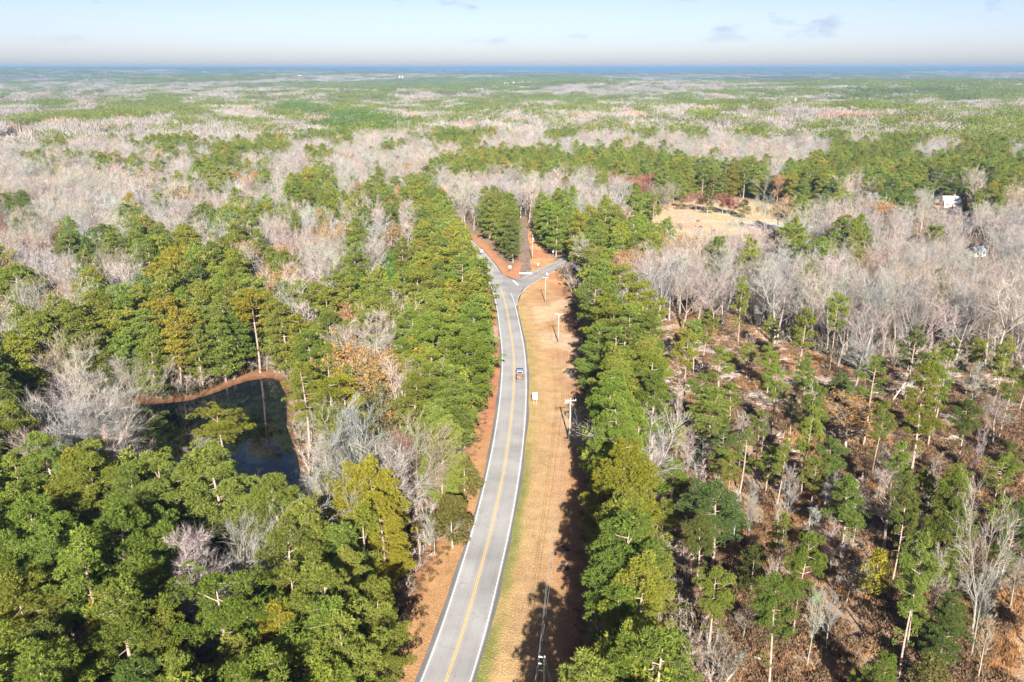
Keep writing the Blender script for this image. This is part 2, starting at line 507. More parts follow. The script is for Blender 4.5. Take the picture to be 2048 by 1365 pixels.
    I = (np.arange(nr - 1)[:, None] * nc + np.arange(nc - 1)[None, :]).ravel()
    F = np.concatenate([np.stack([I, I + nc, I + nc + 1], 1), np.stack([I, I + nc + 1, I + 1], 1)])
    mb = MB(); mb.tris(V, F[:, ::-1][:, [0, 1, 2]])
    m = bpy.data.materials.new("ground_cover"); m.use_nodes = True
    nt = m.node_tree; N, L = nt.nodes, nt.links; b = N["Principled BSDF"]
    b.inputs["Roughness"].default_value = 0.95; b.inputs["Specular IOR Level"].default_value = 0.05
    at_ = N.new("ShaderNodeAttribute"); at_.attribute_name = "cover"
    tcn = N.new("ShaderNodeTexCoord")
    def nz(scale, detail=4):
        n = N.new("ShaderNodeTexNoise"); n.inputs["Scale"].default_value = scale; n.inputs["Detail"].default_value = detail
        n.inputs["Roughness"].default_value = 0.65
        L.new(tcn.outputs["Object"], n.inputs["Vector"]); return n
    def rng_(n, a0, a1, b0, b1):
        r = N.new("ShaderNodeMapRange"); L.new(n.outputs["Fac"], r.inputs["Value"])
        for k, v in zip(("From Min", "From Max", "To Min", "To Max"), (a0, a1, b0, b1)): r.inputs[k].default_value = v
        return r
    fine, mid, leaf = nz(3.2, 6), nz(0.35, 5), nz(2.4, 2)
    r1, r2 = rng_(fine, 0.3, 0.7, 0.62, 1.38), rng_(mid, 0.3, 0.7, 0.78, 1.2)
    mu = N.new("ShaderNodeMath"); mu.operation = "MULTIPLY"; L.new(r1.outputs[0], mu.inputs[0]); L.new(r2.outputs[0], mu.inputs[1])
    sc = N.new("ShaderNodeVectorMath"); sc.operation = "SCALE"; L.new(at_.outputs["Color"], sc.inputs[0]); L.new(mu.outputs[0], sc.inputs["Scale"])
    lf = rng_(leaf, 0.66, 0.72, 0.0, 0.5)             # pale dry leaves lying about
    mx_ = N.new("ShaderNodeMix"); mx_.data_type = "RGBA"; mx_.inputs["B"].default_value = (0.46, 0.30, 0.16, 1)
    L.new(lf.outputs[0], mx_.inputs["Factor"]); L.new(sc.outputs[0], mx_.inputs["A"]); L.new(mx_.outputs["Result"], b.inputs["Base Color"])
    bp = N.new("ShaderNodeBump"); bp.inputs["Strength"].default_value = 0.8; bp.inputs["Distance"].default_value = 0.25
    L.new(fine.outputs["Fac"], bp.inputs["Height"]); L.new(bp.outputs[0], b.inputs["Normal"])
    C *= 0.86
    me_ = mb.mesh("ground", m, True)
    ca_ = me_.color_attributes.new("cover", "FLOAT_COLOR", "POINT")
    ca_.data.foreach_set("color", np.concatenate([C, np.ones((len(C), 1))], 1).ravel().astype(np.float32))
    g = place("ground", me_); tag(g, kind="structure")
    return g

def ground_z(x, y):
    """height of the ground sheet under a tree, as built above"""
    z = float(hgt(x, y))
    d = math.hypot(x, y)
    if d < 700:
        pin = inside(POND, [x], [y])[0]; pd = poly_dist(POND, [x], [y])[0]; sd = -pd if pin else pd
        if sd < 3: z = float(np.interp(sd, [-6, 0, 3], [-2.2, -0.7, 0.0]))
        off = road_off([x], [y])[0][0]
        so = np.min(np.hypot(SD_[:, 0] - x, SD_[:, 1] - y))
        k = smooth(22, 34, abs(off)) * smooth(8, 16, so) * smooth(2, 10, abs(sd))
        z += float(k * ((fbm([x], [y], 34, 21, 2)[0] - 0.5) * 1.6))
    return z
SD_ = np.concatenate([SIDE, DRIVE])

build_ground()

# ------------------------------------------------------------------ roads and their markings
def asphalt(name, col, scale=0.6, crack=0.4):
    m = bpy.data.materials.new(name); m.use_nodes = True
    nt = m.node_tree; N, L = nt.nodes, nt.links; b = N["Principled BSDF"]; b.inputs["Roughness"].default_value = 0.85; b.inputs["Specular IOR Level"].default_value = 0.2
    tcn = N.new("ShaderNodeTexCoord")
    n1 = N.new("ShaderNodeTexNoise"); n1.inputs["Scale"].default_value = 12; n1.inputs["Detail"].default_value = 3
    n2 = N.new("ShaderNodeTexNoise"); n2.inputs["Scale"].default_value = 0.16; n2.inputs["Detail"].default_value = 6
    v = N.new("ShaderNodeTexVoronoi"); v.feature = "DISTANCE_TO_EDGE"; v.inputs["Scale"].default_value = 0.16
    n3 = N.new("ShaderNodeTexNoise"); n3.inputs["Scale"].default_value = 0.6; n3.inputs["Detail"].default_value = 4
    ad = N.new("ShaderNodeVectorMath"); ad.operation = "ADD"
    L.new(tcn.outputs["Object"], n1.inputs["Vector"]); L.new(tcn.outputs["Object"], n2.inputs["Vector"]); L.new(tcn.outputs["Object"], n3.inputs["Vector"])
    s3 = N.new("ShaderNodeVectorMath"); s3.operation = "SCALE"; s3.inputs["Scale"].default_value = 3.0
    L.new(n3.outputs["Color"], s3.inputs[0]); L.new(tcn.outputs["Object"], ad.inputs[0]); L.new(s3.outputs[0], ad.inputs[1]); L.new(ad.outputs[0], v.inputs["Vector"])
    def mr(src, a0, a1, b0, b1):
        r = N.new("ShaderNodeMapRange"); L.new(src, r.inputs["Value"])
        for k, vv in zip(("From Min", "From Max", "To Min", "To Max"), (a0, a1, b0, b1)): r.inputs[k].default_value = vv
        return r.outputs[0]
    f = [mr(n1.outputs["Fac"], 0.3, 0.7, 0.9, 1.1), mr(n2.outputs["Fac"], 0.3, 0.7, 0.84, 1.14), mr(v.outputs["Distance"], 0.0, 0.006, 1 - crack, 1.0)]
    m1 = N.new("ShaderNodeMath"); m1.operation = "MULTIPLY"; L.new(f[0], m1.inputs[0]); L.new(f[1], m1.inputs[1])
    m0 = N.new("ShaderNodeMath"); m0.operation = "MULTIPLY"; L.new(m1.outputs[0], m0.inputs[0]); L.new(f[2], m0.inputs[1])
    wa = N.new("ShaderNodeAttribute"); wa.attribute_name = "wear"; sb = N.new("ShaderNodeMath"); sb.operation = "SUBTRACT"; sb.inputs[0].default_value = 1.0
    L.new(wa.outputs["Fac"], sb.inputs[1]); m2 = N.new("ShaderNodeMath"); m2.operation = "MULTIPLY"; L.new(m0.outputs[0], m2.inputs[0]); L.new(sb.outputs[0], m2.inputs[1])
    sc = N.new("ShaderNodeVectorMath"); sc.operation = "SCALE"; sc.inputs[0].default_value = col
    L.new(m2.outputs[0], sc.inputs["Scale"]); L.new(sc.outputs[0], b.inputs["Base Color"])
    return m
M_ROAD = asphalt("worn_asphalt", (0.252, 0.246, 0.241))
M_EDGE = asphalt("old_asphalt_edge", (0.115, 0.112, 0.113))
M_SIDE = asphalt("dark_asphalt", (0.205, 0.20, 0.198))
M_DRIVE = mat("broken_pavement", (0.165, 0.115, 0.085), 0.95, var=0.5, scale=0.5)
M_WHITE = mat("white_road_paint", (0.56, 0.56, 0.54), 0.7, var=0.12, scale=1.5)
M_YELLOW = mat("yellow_road_paint", (0.58, 0.34, 0.06), 0.7, var=0.12, scale=1.5)

L0 = int(np.argmin(np.abs(ROAD[:, 1] - 306)))   # mouth of the side road
mb = MB(); strip(mb, ROAD, -4.15, 4.1, 0.02, wob=0.5); tag(mb.build("road_edge", M_EDGE), kind="structure")
OF = np.linspace(-3.6, 3.62, 25); nR = len(ROAD)      # tyre-polished wheel tracks and the oily middle of each lane are wear in the surface
V = np.zeros((nR, 25, 3)); V[:, :, :2] = ROAD[:, None, :] + RN[:, None, :] * OF[None, :, None]; V[:, :, 2] = 0.024
lane = np.abs(np.abs(OF) - 1.75); wear = 0.085 * np.exp(-((lane - 0.85) / 0.28) ** 2) + 0.05 * np.exp(-(lane / 0.3) ** 2)
sI = np.arange(nR) * 3.0
W = wear[None, :] * (0.4 + 1.2 * vnoise(sI, sI * 0, 40, 5))[:, None] + (0.16 * smooth(0.72, 0.8, vnoise(sI[:, None] + 0 * OF[None, :], OF[None, :] + 0 * sI[:, None] + 50, 6.5, 13)))
I_ = (np.arange(nR - 1)[:, None] * 25 + np.arange(24)[None, :]).ravel()
mb = MB(); mb.tris(V.reshape(-1, 3), np.concatenate([np.stack([I_, I_ + 1, I_ + 26], 1), np.stack([I_, I_ + 26, I_ + 25], 1)]))
me = mb.mesh("road", M_ROAD); wa_ = me.attributes.new("wear", "FLOAT", "POINT"); wa_.data.foreach_set("value", W.ravel().astype(np.float32))
tag(place("road", me), kind="structure")
mb = MB(); strip(mb, SIDE, -3.6, 3.6, 0.028, wob=0.2); JV = [(*p, 0.028) for p in JUNC]
tag(mb.build("side_road", M_SIDE), kind="structure")
corner = spline([at(1033, 612), at(1037, 596), at(1046, 583), at(1066, 567), at(1100, 549)], 2.0)
corner2 = spline([at(1005, 549), at(1025, 558), at(1042, 555), at(1068, 545)], 2.0)
mb = MB()                                        # flared mouth of the side road
pl = [tuple(p) for p in corner] + [tuple(SIDE[int(len(SIDE) * 0.55)])] + [tuple(p) for p in corner2[::-1]] + [at(1006, 570), at(1018, 600)]
cx_, cy_ = np.mean(pl, axis=0)
mb.tris([(cx_, cy_, 0.032)] + [(p[0], p[1], 0.032) for p in pl], [(0, i + 1, (i + 1) % len(pl) + 1) for i in range(len(pl))])
tag(mb.build("road_junction", M_SIDE), kind="structure")
mb = MB(); strip(mb, DRIVE, -2.2, 2.2, 0.016, wob=1.6); tag(mb.build("old_driveway", M_DRIVE), kind="structure")
mb = MB(); strip(mb, DRIVE, -3.0, 2.4, 0.036, wob=1.0, i0=2, i1=4); tag(mb.build("gravel_apron", mat("pale_gravel", (0.42, 0.40, 0.38), 0.95, var=0.4, scale=1.0)), kind="structure")
mb = MB()
strip(mb, ROAD, -3.42, -3.28, 0.037)
strip(mb, ROAD, 3.28, 3.42, 0.037, i1=L0 - 3)
strip(mb, ROAD, 3.28, 3.42, 0.037, i0=L0 + 8)
strip(mb, corner, -0.07, 0.07, 0.041); strip(mb, SIDE, -3.35, -3.23, 0.037, i0=6); strip(mb, SIDE, 3.23, 3.35, 0.037, i0=9)
sb = spline([at(1026, 561), at(1036, 571)], 1.0); strip(mb, sb, -0.3, 0.3, 0.045)
tag(mb.build("white_road_lines", M_WHITE), kind="structure")
mb = MB()
for o_ in (-0.14, 0.14): strip(mb, ROAD, o_ - 0.055, o_ + 0.055, 0.037, i1=L0 - 1)
for o_ in (-0.14, 0.14): strip(mb, ROAD, o_ - 0.055, o_ + 0.055, 0.037, i0=L0 + 6)
for o_ in (-0.14, 0.14): strip(mb, SIDE, o_ - 0.055, o_ + 0.055, 0.041, i0=6)
tag(mb.build("yellow_centre_lines", M_YELLOW), kind="structure")
mb = MB()                                        # milled rumble strip outside the right edge line
FR = spline([tuple(p) for p in ROAD[:int(np.argmin(np.abs(ROAD[:, 1] - 150)))]], 0.42)
FT = tangents(FR)
for p, t in zip(FR, FT):
    if 70 < p[1] < 150:
        n = np.array([t[1], -t[0]]); c = p + n * 3.78
        a0, a1 = c - n * 0.17, c + n * 0.17
        mb.tris([(*(a0 - t * 0.09), 0.029), (*(a1 - t * 0.09), 0.029), (*(a1 + t * 0.09), 0.029), (*(a0 + t * 0.09), 0.029)], [(0, 1, 2), (0, 2, 3)])
tag(mb.build("rumble_strip", mat("rumble_dark", (0.09, 0.09, 0.09))), kind="structure")
zf = float(np.max(hgt(FARROAD[:, 0], FARROAD[:, 1])))
mb = MB(); P = FARROAD; T = tangents(P); N_ = np.stack([T[:, 1], -T[:, 0]], 1)
V = np.concatenate([np.concatenate([P - N_ * 5, hgt(*(P - N_ * 5).T)[:, None] + 0.4], 1), np.concatenate([P + N_ * 5, hgt(*(P + N_ * 5).T)[:, None] + 0.4], 1)]); n = len(P)
mb.tris(V, [f for i in range(n - 1) for f in ((i, n + i, n + i + 1), (i, n + i + 1, i + 1))]); tag(mb.build("distant_road", M_ROAD), kind="structure")

# ------------------------------------------------------------------ ponds
def water(name, col):
    m = bpy.data.materials.new(name); m.use_nodes = True
    nt = m.node_tree; b = nt.nodes["Principled BSDF"]
    b.inputs["Base Color"].default_value = (*col, 1); b.inputs["Roughness"].default_value = 0.03; b.inputs["Specular IOR Level"].default_value = 0.5
    tcn = nt.nodes.new("ShaderNodeTexCoord"); n = nt.nodes.new("ShaderNodeTexNoise"); n.inputs["Scale"].default_value = 1.2; n.inputs["Detail"].default_value = 3
    bp = nt.nodes.new("ShaderNodeBump"); bp.inputs["Strength"].default_value = 0.06; bp.inputs["Distance"].default_value = 0.1
    nt.links.new(tcn.outputs["Object"], n.inputs["Vector"]); nt.links.new(n.outputs["Fac"], bp.inputs["Height"]); nt.links.new(bp.outputs[0], b.inputs["Normal"])
    return m
def pond(name, P, z, m):
    c = np.mean(P, axis=0)
    S = spline(list(P) + [P[0]], 3.0)[:-1]
    out = c + (S - c) * 1.02
    mb = MB(); n = len(out)
    # a fan would fold over the bays, so fill the outline with Blender's own polygon tessellation
    from mathutils.geometry import tessellate_polygon
    tri = tessellate_polygon([[Vector((p[0], p[1], 0)) for p in out]])
    mb.tris([(p[0], p[1], z) for p in out], tri)
    o = mb.build(name, m); tag(o, kind="structure"); return o
pond("pond_water", POND, -0.66, water("dark_pond_water", (0.006, 0.008, 0.009)))
pond("farm_pond_water", POND2, -0.66, water("green_pond_water", (0.05, 0.06, 0.018)))


# ------------------------------------------------------------------ trees: shapes
def unit(v):
    return v / np.maximum(np.linalg.norm(v, axis=-1, keepdims=True), 1e-9)

def tufts(mb, C, D, length, width, blades, g, matI=0, spread=0.75):
    """needle or leaf tufts: a few pointed blades fanning out of each centre"""
    n = len(C)
    C = np.repeat(C, blades, 0); D = np.repeat(D, blades, 0)
    d = unit(D + g.normal(0, spread, C.shape))
    s = unit(np.cross(d, unit(g.normal(0, 1, C.shape))))
    L = length * g.uniform(0.7, 1.3, (len(C), 1)); W = width * g.uniform(0.7, 1.3, (len(C), 1))
    b = C - d * L * 0.35
    V = np.stack([b - s * W * 0.5 + d * L * 0.3, b + s * W * 0.5 + d * L * 0.3, b + d * L * 1.1], 1).reshape(-1, 3)
    # blades of one tuft share their root so that the tuft reads as one island of colour
    F = np.arange(len(V)).reshape(-1, 3)
    mb.tris(V, F, matI)

def puff_points(c, r, n, g, flat=0.75, low=-0.45):
    u = unit(g.normal(0, 1, (n * 2, 3)))
    u = u[u[:, 2] > low][:n]
    rr = r * g.uniform(0.72, 1.05, (len(u), 1))
    P = c + u * rr * np.array([1, 1, flat])
    D = unit(u + np.array([0, 0, 0.45]))
    return P, D

def pine(seed, h, crown_r, crown_base, style, q):
    """trunk mesh and crown mesh of a loblolly pine; q is the detail 0..1. Boughs carry many small needle clumps with gaps between them."""
    g = np.random.default_rng(seed)
    tb, cb = MB(), MB()
    lean = g.normal(0, 0.022, 2) * h
    zs = np.linspace(0, h * 0.96, 9)
    k = (zs / h)
    pts = np.stack([lean[0] * k ** 1.5 + 0.25 * np.sin(k * 5 + seed), lean[1] * k ** 1.5 + 0.25 * np.cos(k * 4 + seed) - 0.25, zs - 0.3], 1)
    r0 = 0.0135 * h
    tb.tube(pts, np.interp(k, [0, 0.05, 0.6, 1], [r0 * 1.25, r0, r0 * 0.62, 0.05]), 7 if q > 0.5 else 5)
    axis = lambda z: np.array([np.interp(z, zs, pts[:, 0]), np.interp(z, zs, pts[:, 1])])
    zb = h * crown_base
    n_b = int({"round": 24, "tall": 27, "ragged": 17, "flat": 19, "dense": 34}[style])
    if crown_base < 0.3: n_b = int(n_b * 1.45)
    miss = g.uniform(0, 6.28); off = g.normal(0, 0.14, 2) * crown_r
    top_d = n_c = 0
    for i in range(n_b):
        t = (i + g.uniform(0, 1)) / n_b
        t = t ** (0.85 if style in ("round", "flat") else 1.0)
        z = zb + (h - zb) * t * 0.97
        prof = {"round": np.interp(t, [0, 0.25, 0.6, 0.85, 1], [0.6, 0.95, 1.0, 0.72, 0.25]),
                "tall": np.interp(t, [0, 0.2, 0.6, 0.9, 1], [0.65, 1.0, 0.85, 0.5, 0.15]),
                "ragged": np.interp(t, [0, 0.3, 0.7, 1], [0.55, 1.0, 0.9, 0.3]),
                "flat": np.interp(t, [0, 0.4, 0.8, 1], [0.55, 1.0, 1.05, 0.4]),
                "dense": np.interp(t, [0, 0.2, 0.55, 0.85, 1], [0.8, 1.0, 0.92, 0.58, 0.2])}[style]
        a = i * 2.399 + g.normal(0, 0.4)
        if style in ("ragged", "flat") and abs((a - miss + math.pi) % (2 * math.pi) - math.pi) < 0.8 and g.random() < 0.7: continue
        R_ = crown_r * prof * g.uniform(0.62, 1.28)
        dirn = np.array([math.cos(a), math.sin(a), g.uniform(0.05, 0.45)])
        s0 = np.array([*axis(z - R_ * 0.25), z - R_ * 0.25]); o3 = np.array([*(off * t), 0])
        tip = s0 + o3 + dirn * R_
        if q > 0.3:
            tb.tube([s0, s0 * 0.45 + tip * 0.55 - np.array([0, 0, 0.15]), tip], [0.085, 0.06, 0.02], 4 if q > 0.5 else 3)
        m = max(2, int(R_ * (1.75 if q > 0.4 else 1.2) + 0.5))
        for j in range(m):
            f = 1.0 - 0.72 * (j / m) * g.uniform(0.8, 1.1)
            sidev = np.array([-dirn[1], dirn[0], 0]) * g.normal(0, 0.30) * R_ * f
            c = s0 + o3 * f + dirn * R_ * f + sidev + np.array([0, 0, g.normal(0.15, 0.28)])
            pr = g.uniform(0.44, 0.92) * (0.9 + 0.06 * crown_r) * (1.0 if q > 0.4 else 1.22)
            nt = int(pr * pr * (100 if q > 0.8 else 34 if q > 0.4 else 15)) + 4
            P, D = puff_points(c, pr, nt, g, 0.72, -0.35)
            sc_ = 0.86 if q > 0.8 else 1.22 if q > 0.4 else 1.75
            tufts(cb, P, unit(D + np.array([0, 0, 0.15])), (0.50 if q > 0.8 else 0.46) * sc_, (0.115 if q > 0.8 else 0.19) * sc_, 4 if q > 0.8 else 3 if q > 0.4 else 2, g, 0, 0.65)
    for j in range(5):
        P, D = puff_points(np.array([*axis(h * 0.94), h - 0.55]) + g.normal(0, 0.55, 3), 0.7, int(34 * (0.4 + q)), g, 1.0)
        tufts(cb, P, D, 0.5, 0.21, 3, g)
    if q > 0.4:
        for i in range(8):
            z = g.uniform(0.24, max(0.3, crown_base + 0.04)) * h; a = g.uniform(0, 6.28); L = g.uniform(0.6, 2.6)
            e = np.array([*axis(z), z]) + np.array([math.cos(a) * L, math.sin(a) * L, g.uniform(-0.3, 0.5)])
            tb.tube([np.array([*axis(z), z]), e], [0.055, 0.02], 3)
            if g.random() < (0.6 if style == "ragged" else 0.4):
                P, D = puff_points(e, 0.8, 34, g, 0.6); tufts(cb, P, D, 0.45, 0.2, 3, g)
    return tb, cb

def young_pine(seed, h, r, q):
    g = np.random.default_rng(seed); tb, cb = MB(), MB()
    tb.tube([(0, 0, -0.2), (0.05, 0, h * 0.5), (0, 0, h * 0.95)], [0.09, 0.06, 0.02], 4)
    n = int(16 + 14 * q)
    for i in range(n):
        t = (i + 0.5) / n; z = h * (0.12 + 0.86 * t); a = i * 2.4 + g.normal(0, 0.3); rr = r * (1 - t) ** 0.75 * g.uniform(0.75, 1.1)
        c = np.array([math.cos(a) * rr * 0.62, math.sin(a) * rr * 0.62, z]); pr = max(0.35, r * 0.42 * (1.05 - t * 0.7))
        P, D = puff_points(c, pr, int(14 + 30 * q), g, 1.1, -0.6)
        tufts(cb, P, unit(D + np.array([0, 0, 0.5])), 0.55, 0.2, 3 if q > 0.4 else 2, g)
    return tb, cb

def rot_about(d, ang, az, g):
    ref = np.array([0, 0, 1.0]) if abs(d[2]) < 0.9 else np.array([1.0, 0, 0])
    a = np.cross(d, ref); a /= np.linalg.norm(a); b = np.cross(d, a)
    v = d * math.cos(ang) + (a * math.cos(az) + b * math.sin(az)) * math.sin(ang)
    return v / np.linalg.norm(v)

def bare(seed, h, spread, style, q, leaf=0.0, twig_w=0.055, fork=0.42):
    """trunk mesh (stem and limbs) and crown mesh (branches, twigs, and leaves if it keeps any)"""
    g = np.random.default_rng(seed); tb, cb = MB(), MB()
    tw = []; tips = []
    def seg(mb, p, d, L, r0, r1, n, sides, curl, up):
        pts = [p]; dd = d.copy()
        for _ in range(n):
            dd = unit(dd + g.normal(0, curl, 3) + np.array([0, 0, up])); pts.append(pts[-1] + dd * L / n)
        mb.tube(pts, np.linspace(r0, r1, n + 1), sides); return np.array(pts), dd
    r0 = 0.0125 * h
    lead = style == "oval"
    tl = h * (0.88 if lead else fork)
    tp, td = seg(tb, np.array([0, 0, -0.3]), unit(np.array([g.normal(0, 0.05), g.normal(0, 0.05), 1.0])), tl + 0.3, r0 * 1.2, r0 * (0.12 if lead else 0.72), 7 if lead else 5, 7, 0.045, 0.05)
    limbs = []
    if lead:
        m = int(13 + 5 * q)
        for i in range(m):
            t = 0.34 + 0.64 * (i + g.random() * 0.6) / m; p = np.array([np.interp(t * 7, range(8), tp[:, k]) for k in range(3)])
            ang = R(g.uniform(28, 52)); L = spread * (1.15 - 0.75 * abs(t - 0.5) * 1.4) * g.uniform(0.8, 1.2)
            limbs.append((p, rot_about(np.array([0, 0, 1.0]), ang, i * 2.4 + g.normal(0, 0.3), g), L, r0 * 0.33 * (1.2 - t)))
    else:
        m = int(g.integers(4, 6) + (1 if style == "spreading" else 0))
        for i in range(m):
            ang = R(g.uniform(14, 34) if style == "vase" else g.uniform(26, 58))
            if i == 0: ang *= 0.3
            L = math.hypot(h - tl, spread * 0.5) * g.uniform(0.72, 0.95)
            limbs.append((tp[-1] - np.array([0, 0, g.uniform(0, 0.12) * h * 0.3]), rot_about(td, ang, i * 6.283 / m + g.normal(0, 0.3), g), L, r0 * g.uniform(0.36, 0.5)))
        for i in range(2):
            t = g.uniform(0.55, 0.9); p = np.array([np.interp(t * 5, range(6), tp[:, k]) for k in range(3)])
            limbs.append((p, rot_about(np.array([0, 0, 1.0]), R(g.uniform(40, 62)), g.uniform(0, 6.28), g), spread * 0.55, r0 * 0.22))
    n2, n3, n4 = (7, 6, 8) if q > 0.8 else (7, 5, 7) if q > 0.4 else (6, 5, 6)
    if lead: n2, n3 = max(3, n2 - 2), max(3, n3 - 1)
    for p, d, L, r in limbs:
        pts, dd = seg(tb, p, d, L, r, 0.025, 5 if q > 0.4 else 3, 5 if q > 0.4 else 3, 0.10, 0.05)
        for j in range(n2):
            t = 0.22 + 0.76 * (j + g.random() * 0.7) / n2; c = np.array([np.interp(t * (len(pts) - 1), range(len(pts)), pts[:, k]) for k in range(3)])
            L2 = L * g.uniform(0.30, 0.48) * (1.15 - 0.6 * t); d2 = rot_about(unit(dd + d), R(g.uniform(24, 48)), g.uniform(0, 6.28), g); d2[2] += 0.12
            p2, e2 = seg(cb, c, unit(d2), L2, max(0.035, r * 0.36), 0.018, 3 if q > 0.4 else 2, 3, 0.14, 0.05)
            for k in range(n3):
                t3 = 0.2 + 0.8 * (k + g.random() * 0.7) / n3; c3 = np.array([np.interp(t3 * (len(p2) - 1), range(len(p2)), p2[:, i]) for i in range(3)])
                d3 = rot_about(e2, R(g.uniform(22, 50)), g.uniform(0, 6.28), g); d3[2] += 0.15; d3 = unit(d3); L3 = L2 * g.uniform(0.35, 0.6) + 0.35
                tw.append((c3, d3, L3, twig_w)); tips.append(c3 + d3 * L3)
                for _ in range(n4):
                    f = g.uniform(0.15, 1.0); d4 = unit(d3 + g.normal(0, 0.5, 3) + np.array([0, 0, 0.2])); tw.append((c3 + d3 * L3 * f, d4, L3 * g.uniform(0.4, 0.85) + 0.25, twig_w * 0.62))
    C = np.array([t[0] for t in tw]); D = np.array([t[1] for t in tw]); L = np.array([t[2] for t in tw])[:, None]; W = np.array([t[3] for t in tw])[:, None]
    s = unit(np.cross(D, unit(g.normal(0, 1, D.shape))))
    cb.tris(np.stack([C - s * W * 0.5, C + s * W * 0.5, C + D * L], 1).reshape(-1, 3), np.arange(3 * len(C)).reshape(-1, 3))
    lb = None
    if leaf > 0:
        lb = MB(); T = np.array(tips); T = T[g.random(len(T)) < leaf]
        nl = 13 if q > 0.5 else 10
        P = np.repeat(T, nl, 0) + g.normal(0, 0.55, (len(T) * nl, 3)); D = unit(g.normal(0, 1, P.shape) + np.array([0, 0, 0.6]))
        tufts(lb, P, D, 0.42 if q > 0.5 else 0.6, 0.34 if q > 0.5 else 0.5, 2, g)
    return tb, cb, lb

def evergreen(seed, h, r, q, style="cone"):
    g = np.random.default_rng(seed); tb, cb = MB(), MB()
    tb.tube([(0, 0, -0.2), (0.1, 0.05, h * 0.4), (0, 0, h * 0.85)], [0.02 * h, 0.014 * h, 0.03], 5)
    n = int(26 + 22 * q)
    for i in range(n):
        t = math.sqrt(g.random()) if style == "round" else g.random() ** 0.8
        z = h * (0.14 + 0.82 * t); prof = np.interp(t, [0, 0.25, 0.6, 1], [0.75, 1, 0.72, 0.12]) if style == "cone" else np.interp(t, [0, 0.35, 0.75, 1], [0.6, 1.0, 0.85, 0.3])
        a = i * 2.4 + g.normal(0, 0.3); rr = r * prof * math.sqrt(g.uniform(0.25, 1)); pr = r * g.uniform(0.24, 0.36)
        P, D = puff_points(np.array([math.cos(a) * rr * 0.85, math.sin(a) * rr * 0.85, z]), pr, int((20 + 42 * q) * max(0.5, pr * pr)), g, 0.95, -0.5)
        tufts(cb, P, D, 0.42, 0.26, 2, g)
    return tb, cb

# variants of each kind: near (full detail) and middle distance
PINE_SPEC = [("round", 22, 4.3, 0.48), ("round", 24, 4.7, 0.52), ("tall", 23, 3.7, 0.38), ("tall", 25, 3.9, 0.42), ("ragged", 23, 3.9, 0.50),
             ("ragged", 21, 3.5, 0.46), ("flat", 22, 4.6, 0.58), ("dense", 21, 4.2, 0.34), ("dense", 23, 4.6, 0.16), ("dense", 20, 4.3, 0.12)]
VAR = {}
def variant(kind, i, q, spec, build):
    VAR.setdefault((kind, q), []).append(dict(spec=spec, **build))
for q in (1.0, 0.6):
    for i, (st, h, r, cb_) in enumerate(PINE_SPEC):
        t, c = pine(100 + i, h, r, cb_, st, q)
        variant("pine", i, q, dict(style=st, h=h, r=r, zc=h * (1 + cb_) / 2), dict(trunk=t.mesh("pine_trunk", M_PBARK, True), crown=c.mesh("pine_crown", M_NEEDLE)))
    for i in range(3):
        t, c = young_pine(200 + i, 6.5 + i, 1.9 + 0.2 * i, q)
        variant("young", i, q, dict(style="cone", h=6.5 + i, r=2, zc=4.0), dict(trunk=t.mesh("young_trunk", M_PBARK), crown=c.mesh("young_crown", M_NEEDLE)))
    for i, (st, h, sp, fk) in enumerate([("vase", 22, 10, 0.42), ("vase", 24, 11, 0.48), ("spreading", 20, 12, 0.36), ("oval", 23, 5.0, 0.4), ("oval", 19, 4.2, 0.4), ("vase", 18, 9, 0.3), ("spreading", 22, 12, 0.44)]):
        t, c, _ = bare(300 + i, h, sp, st, q, 0, 0.05 if q > 0.8 else 0.06, fk)
        variant("bare", i, q, dict(style=st, h=h, r=sp * 0.5, zc=h * 0.72), dict(trunk=t.mesh("bare_trunk", M_TWIG, True), crown=c.mesh("bare_crown", M_TWIG)))
    for i, (st, h, sp, lf) in enumerate([("spreading", 18, 11, 0.85), ("vase", 20, 10, 0.6), ("spreading", 16, 10, 0.95)]):
        t, c, l = bare(400 + i, h, sp, st, q, lf, 0.06 if q > 0.8 else 0.085)
        variant("oak", i, q, dict(style=st, h=h, r=sp * 0.5, zc=h * 0.72), dict(trunk=t.mesh("oak_trunk", M_OBARK, True), twigs=c.mesh("oak_branches", M_OBARK), crown=l.mesh("oak_leaves", M_LEAF)))
    for i, (st, h, r) in enumerate([("cone", 11, 3.0), ("round", 12, 4.0), ("cone", 9, 2.4)]):
        t, c = evergreen(500 + i, h, r, q, st)
        variant("ever", i, q, dict(style=st, h=h, r=r, zc=h * 0.58), dict(trunk=t.mesh("evergreen_trunk", M_OBARK), crown=c.mesh("evergreen_crown", M_LEAF)))

TINT = {"P": (0.190, 0.227, 0.041), "D": (0.130, 0.175, 0.042), "Y": (0.25, 0.24, 0.034), "g": (0.120, 0.235, 0.045),
        "B": (0.245, 0.220, 0.190), "O": (0.46, 0.255, 0.085), "R": (0.34, 0.125, 0.07), "E": (0.15, 0.145, 0.04)}

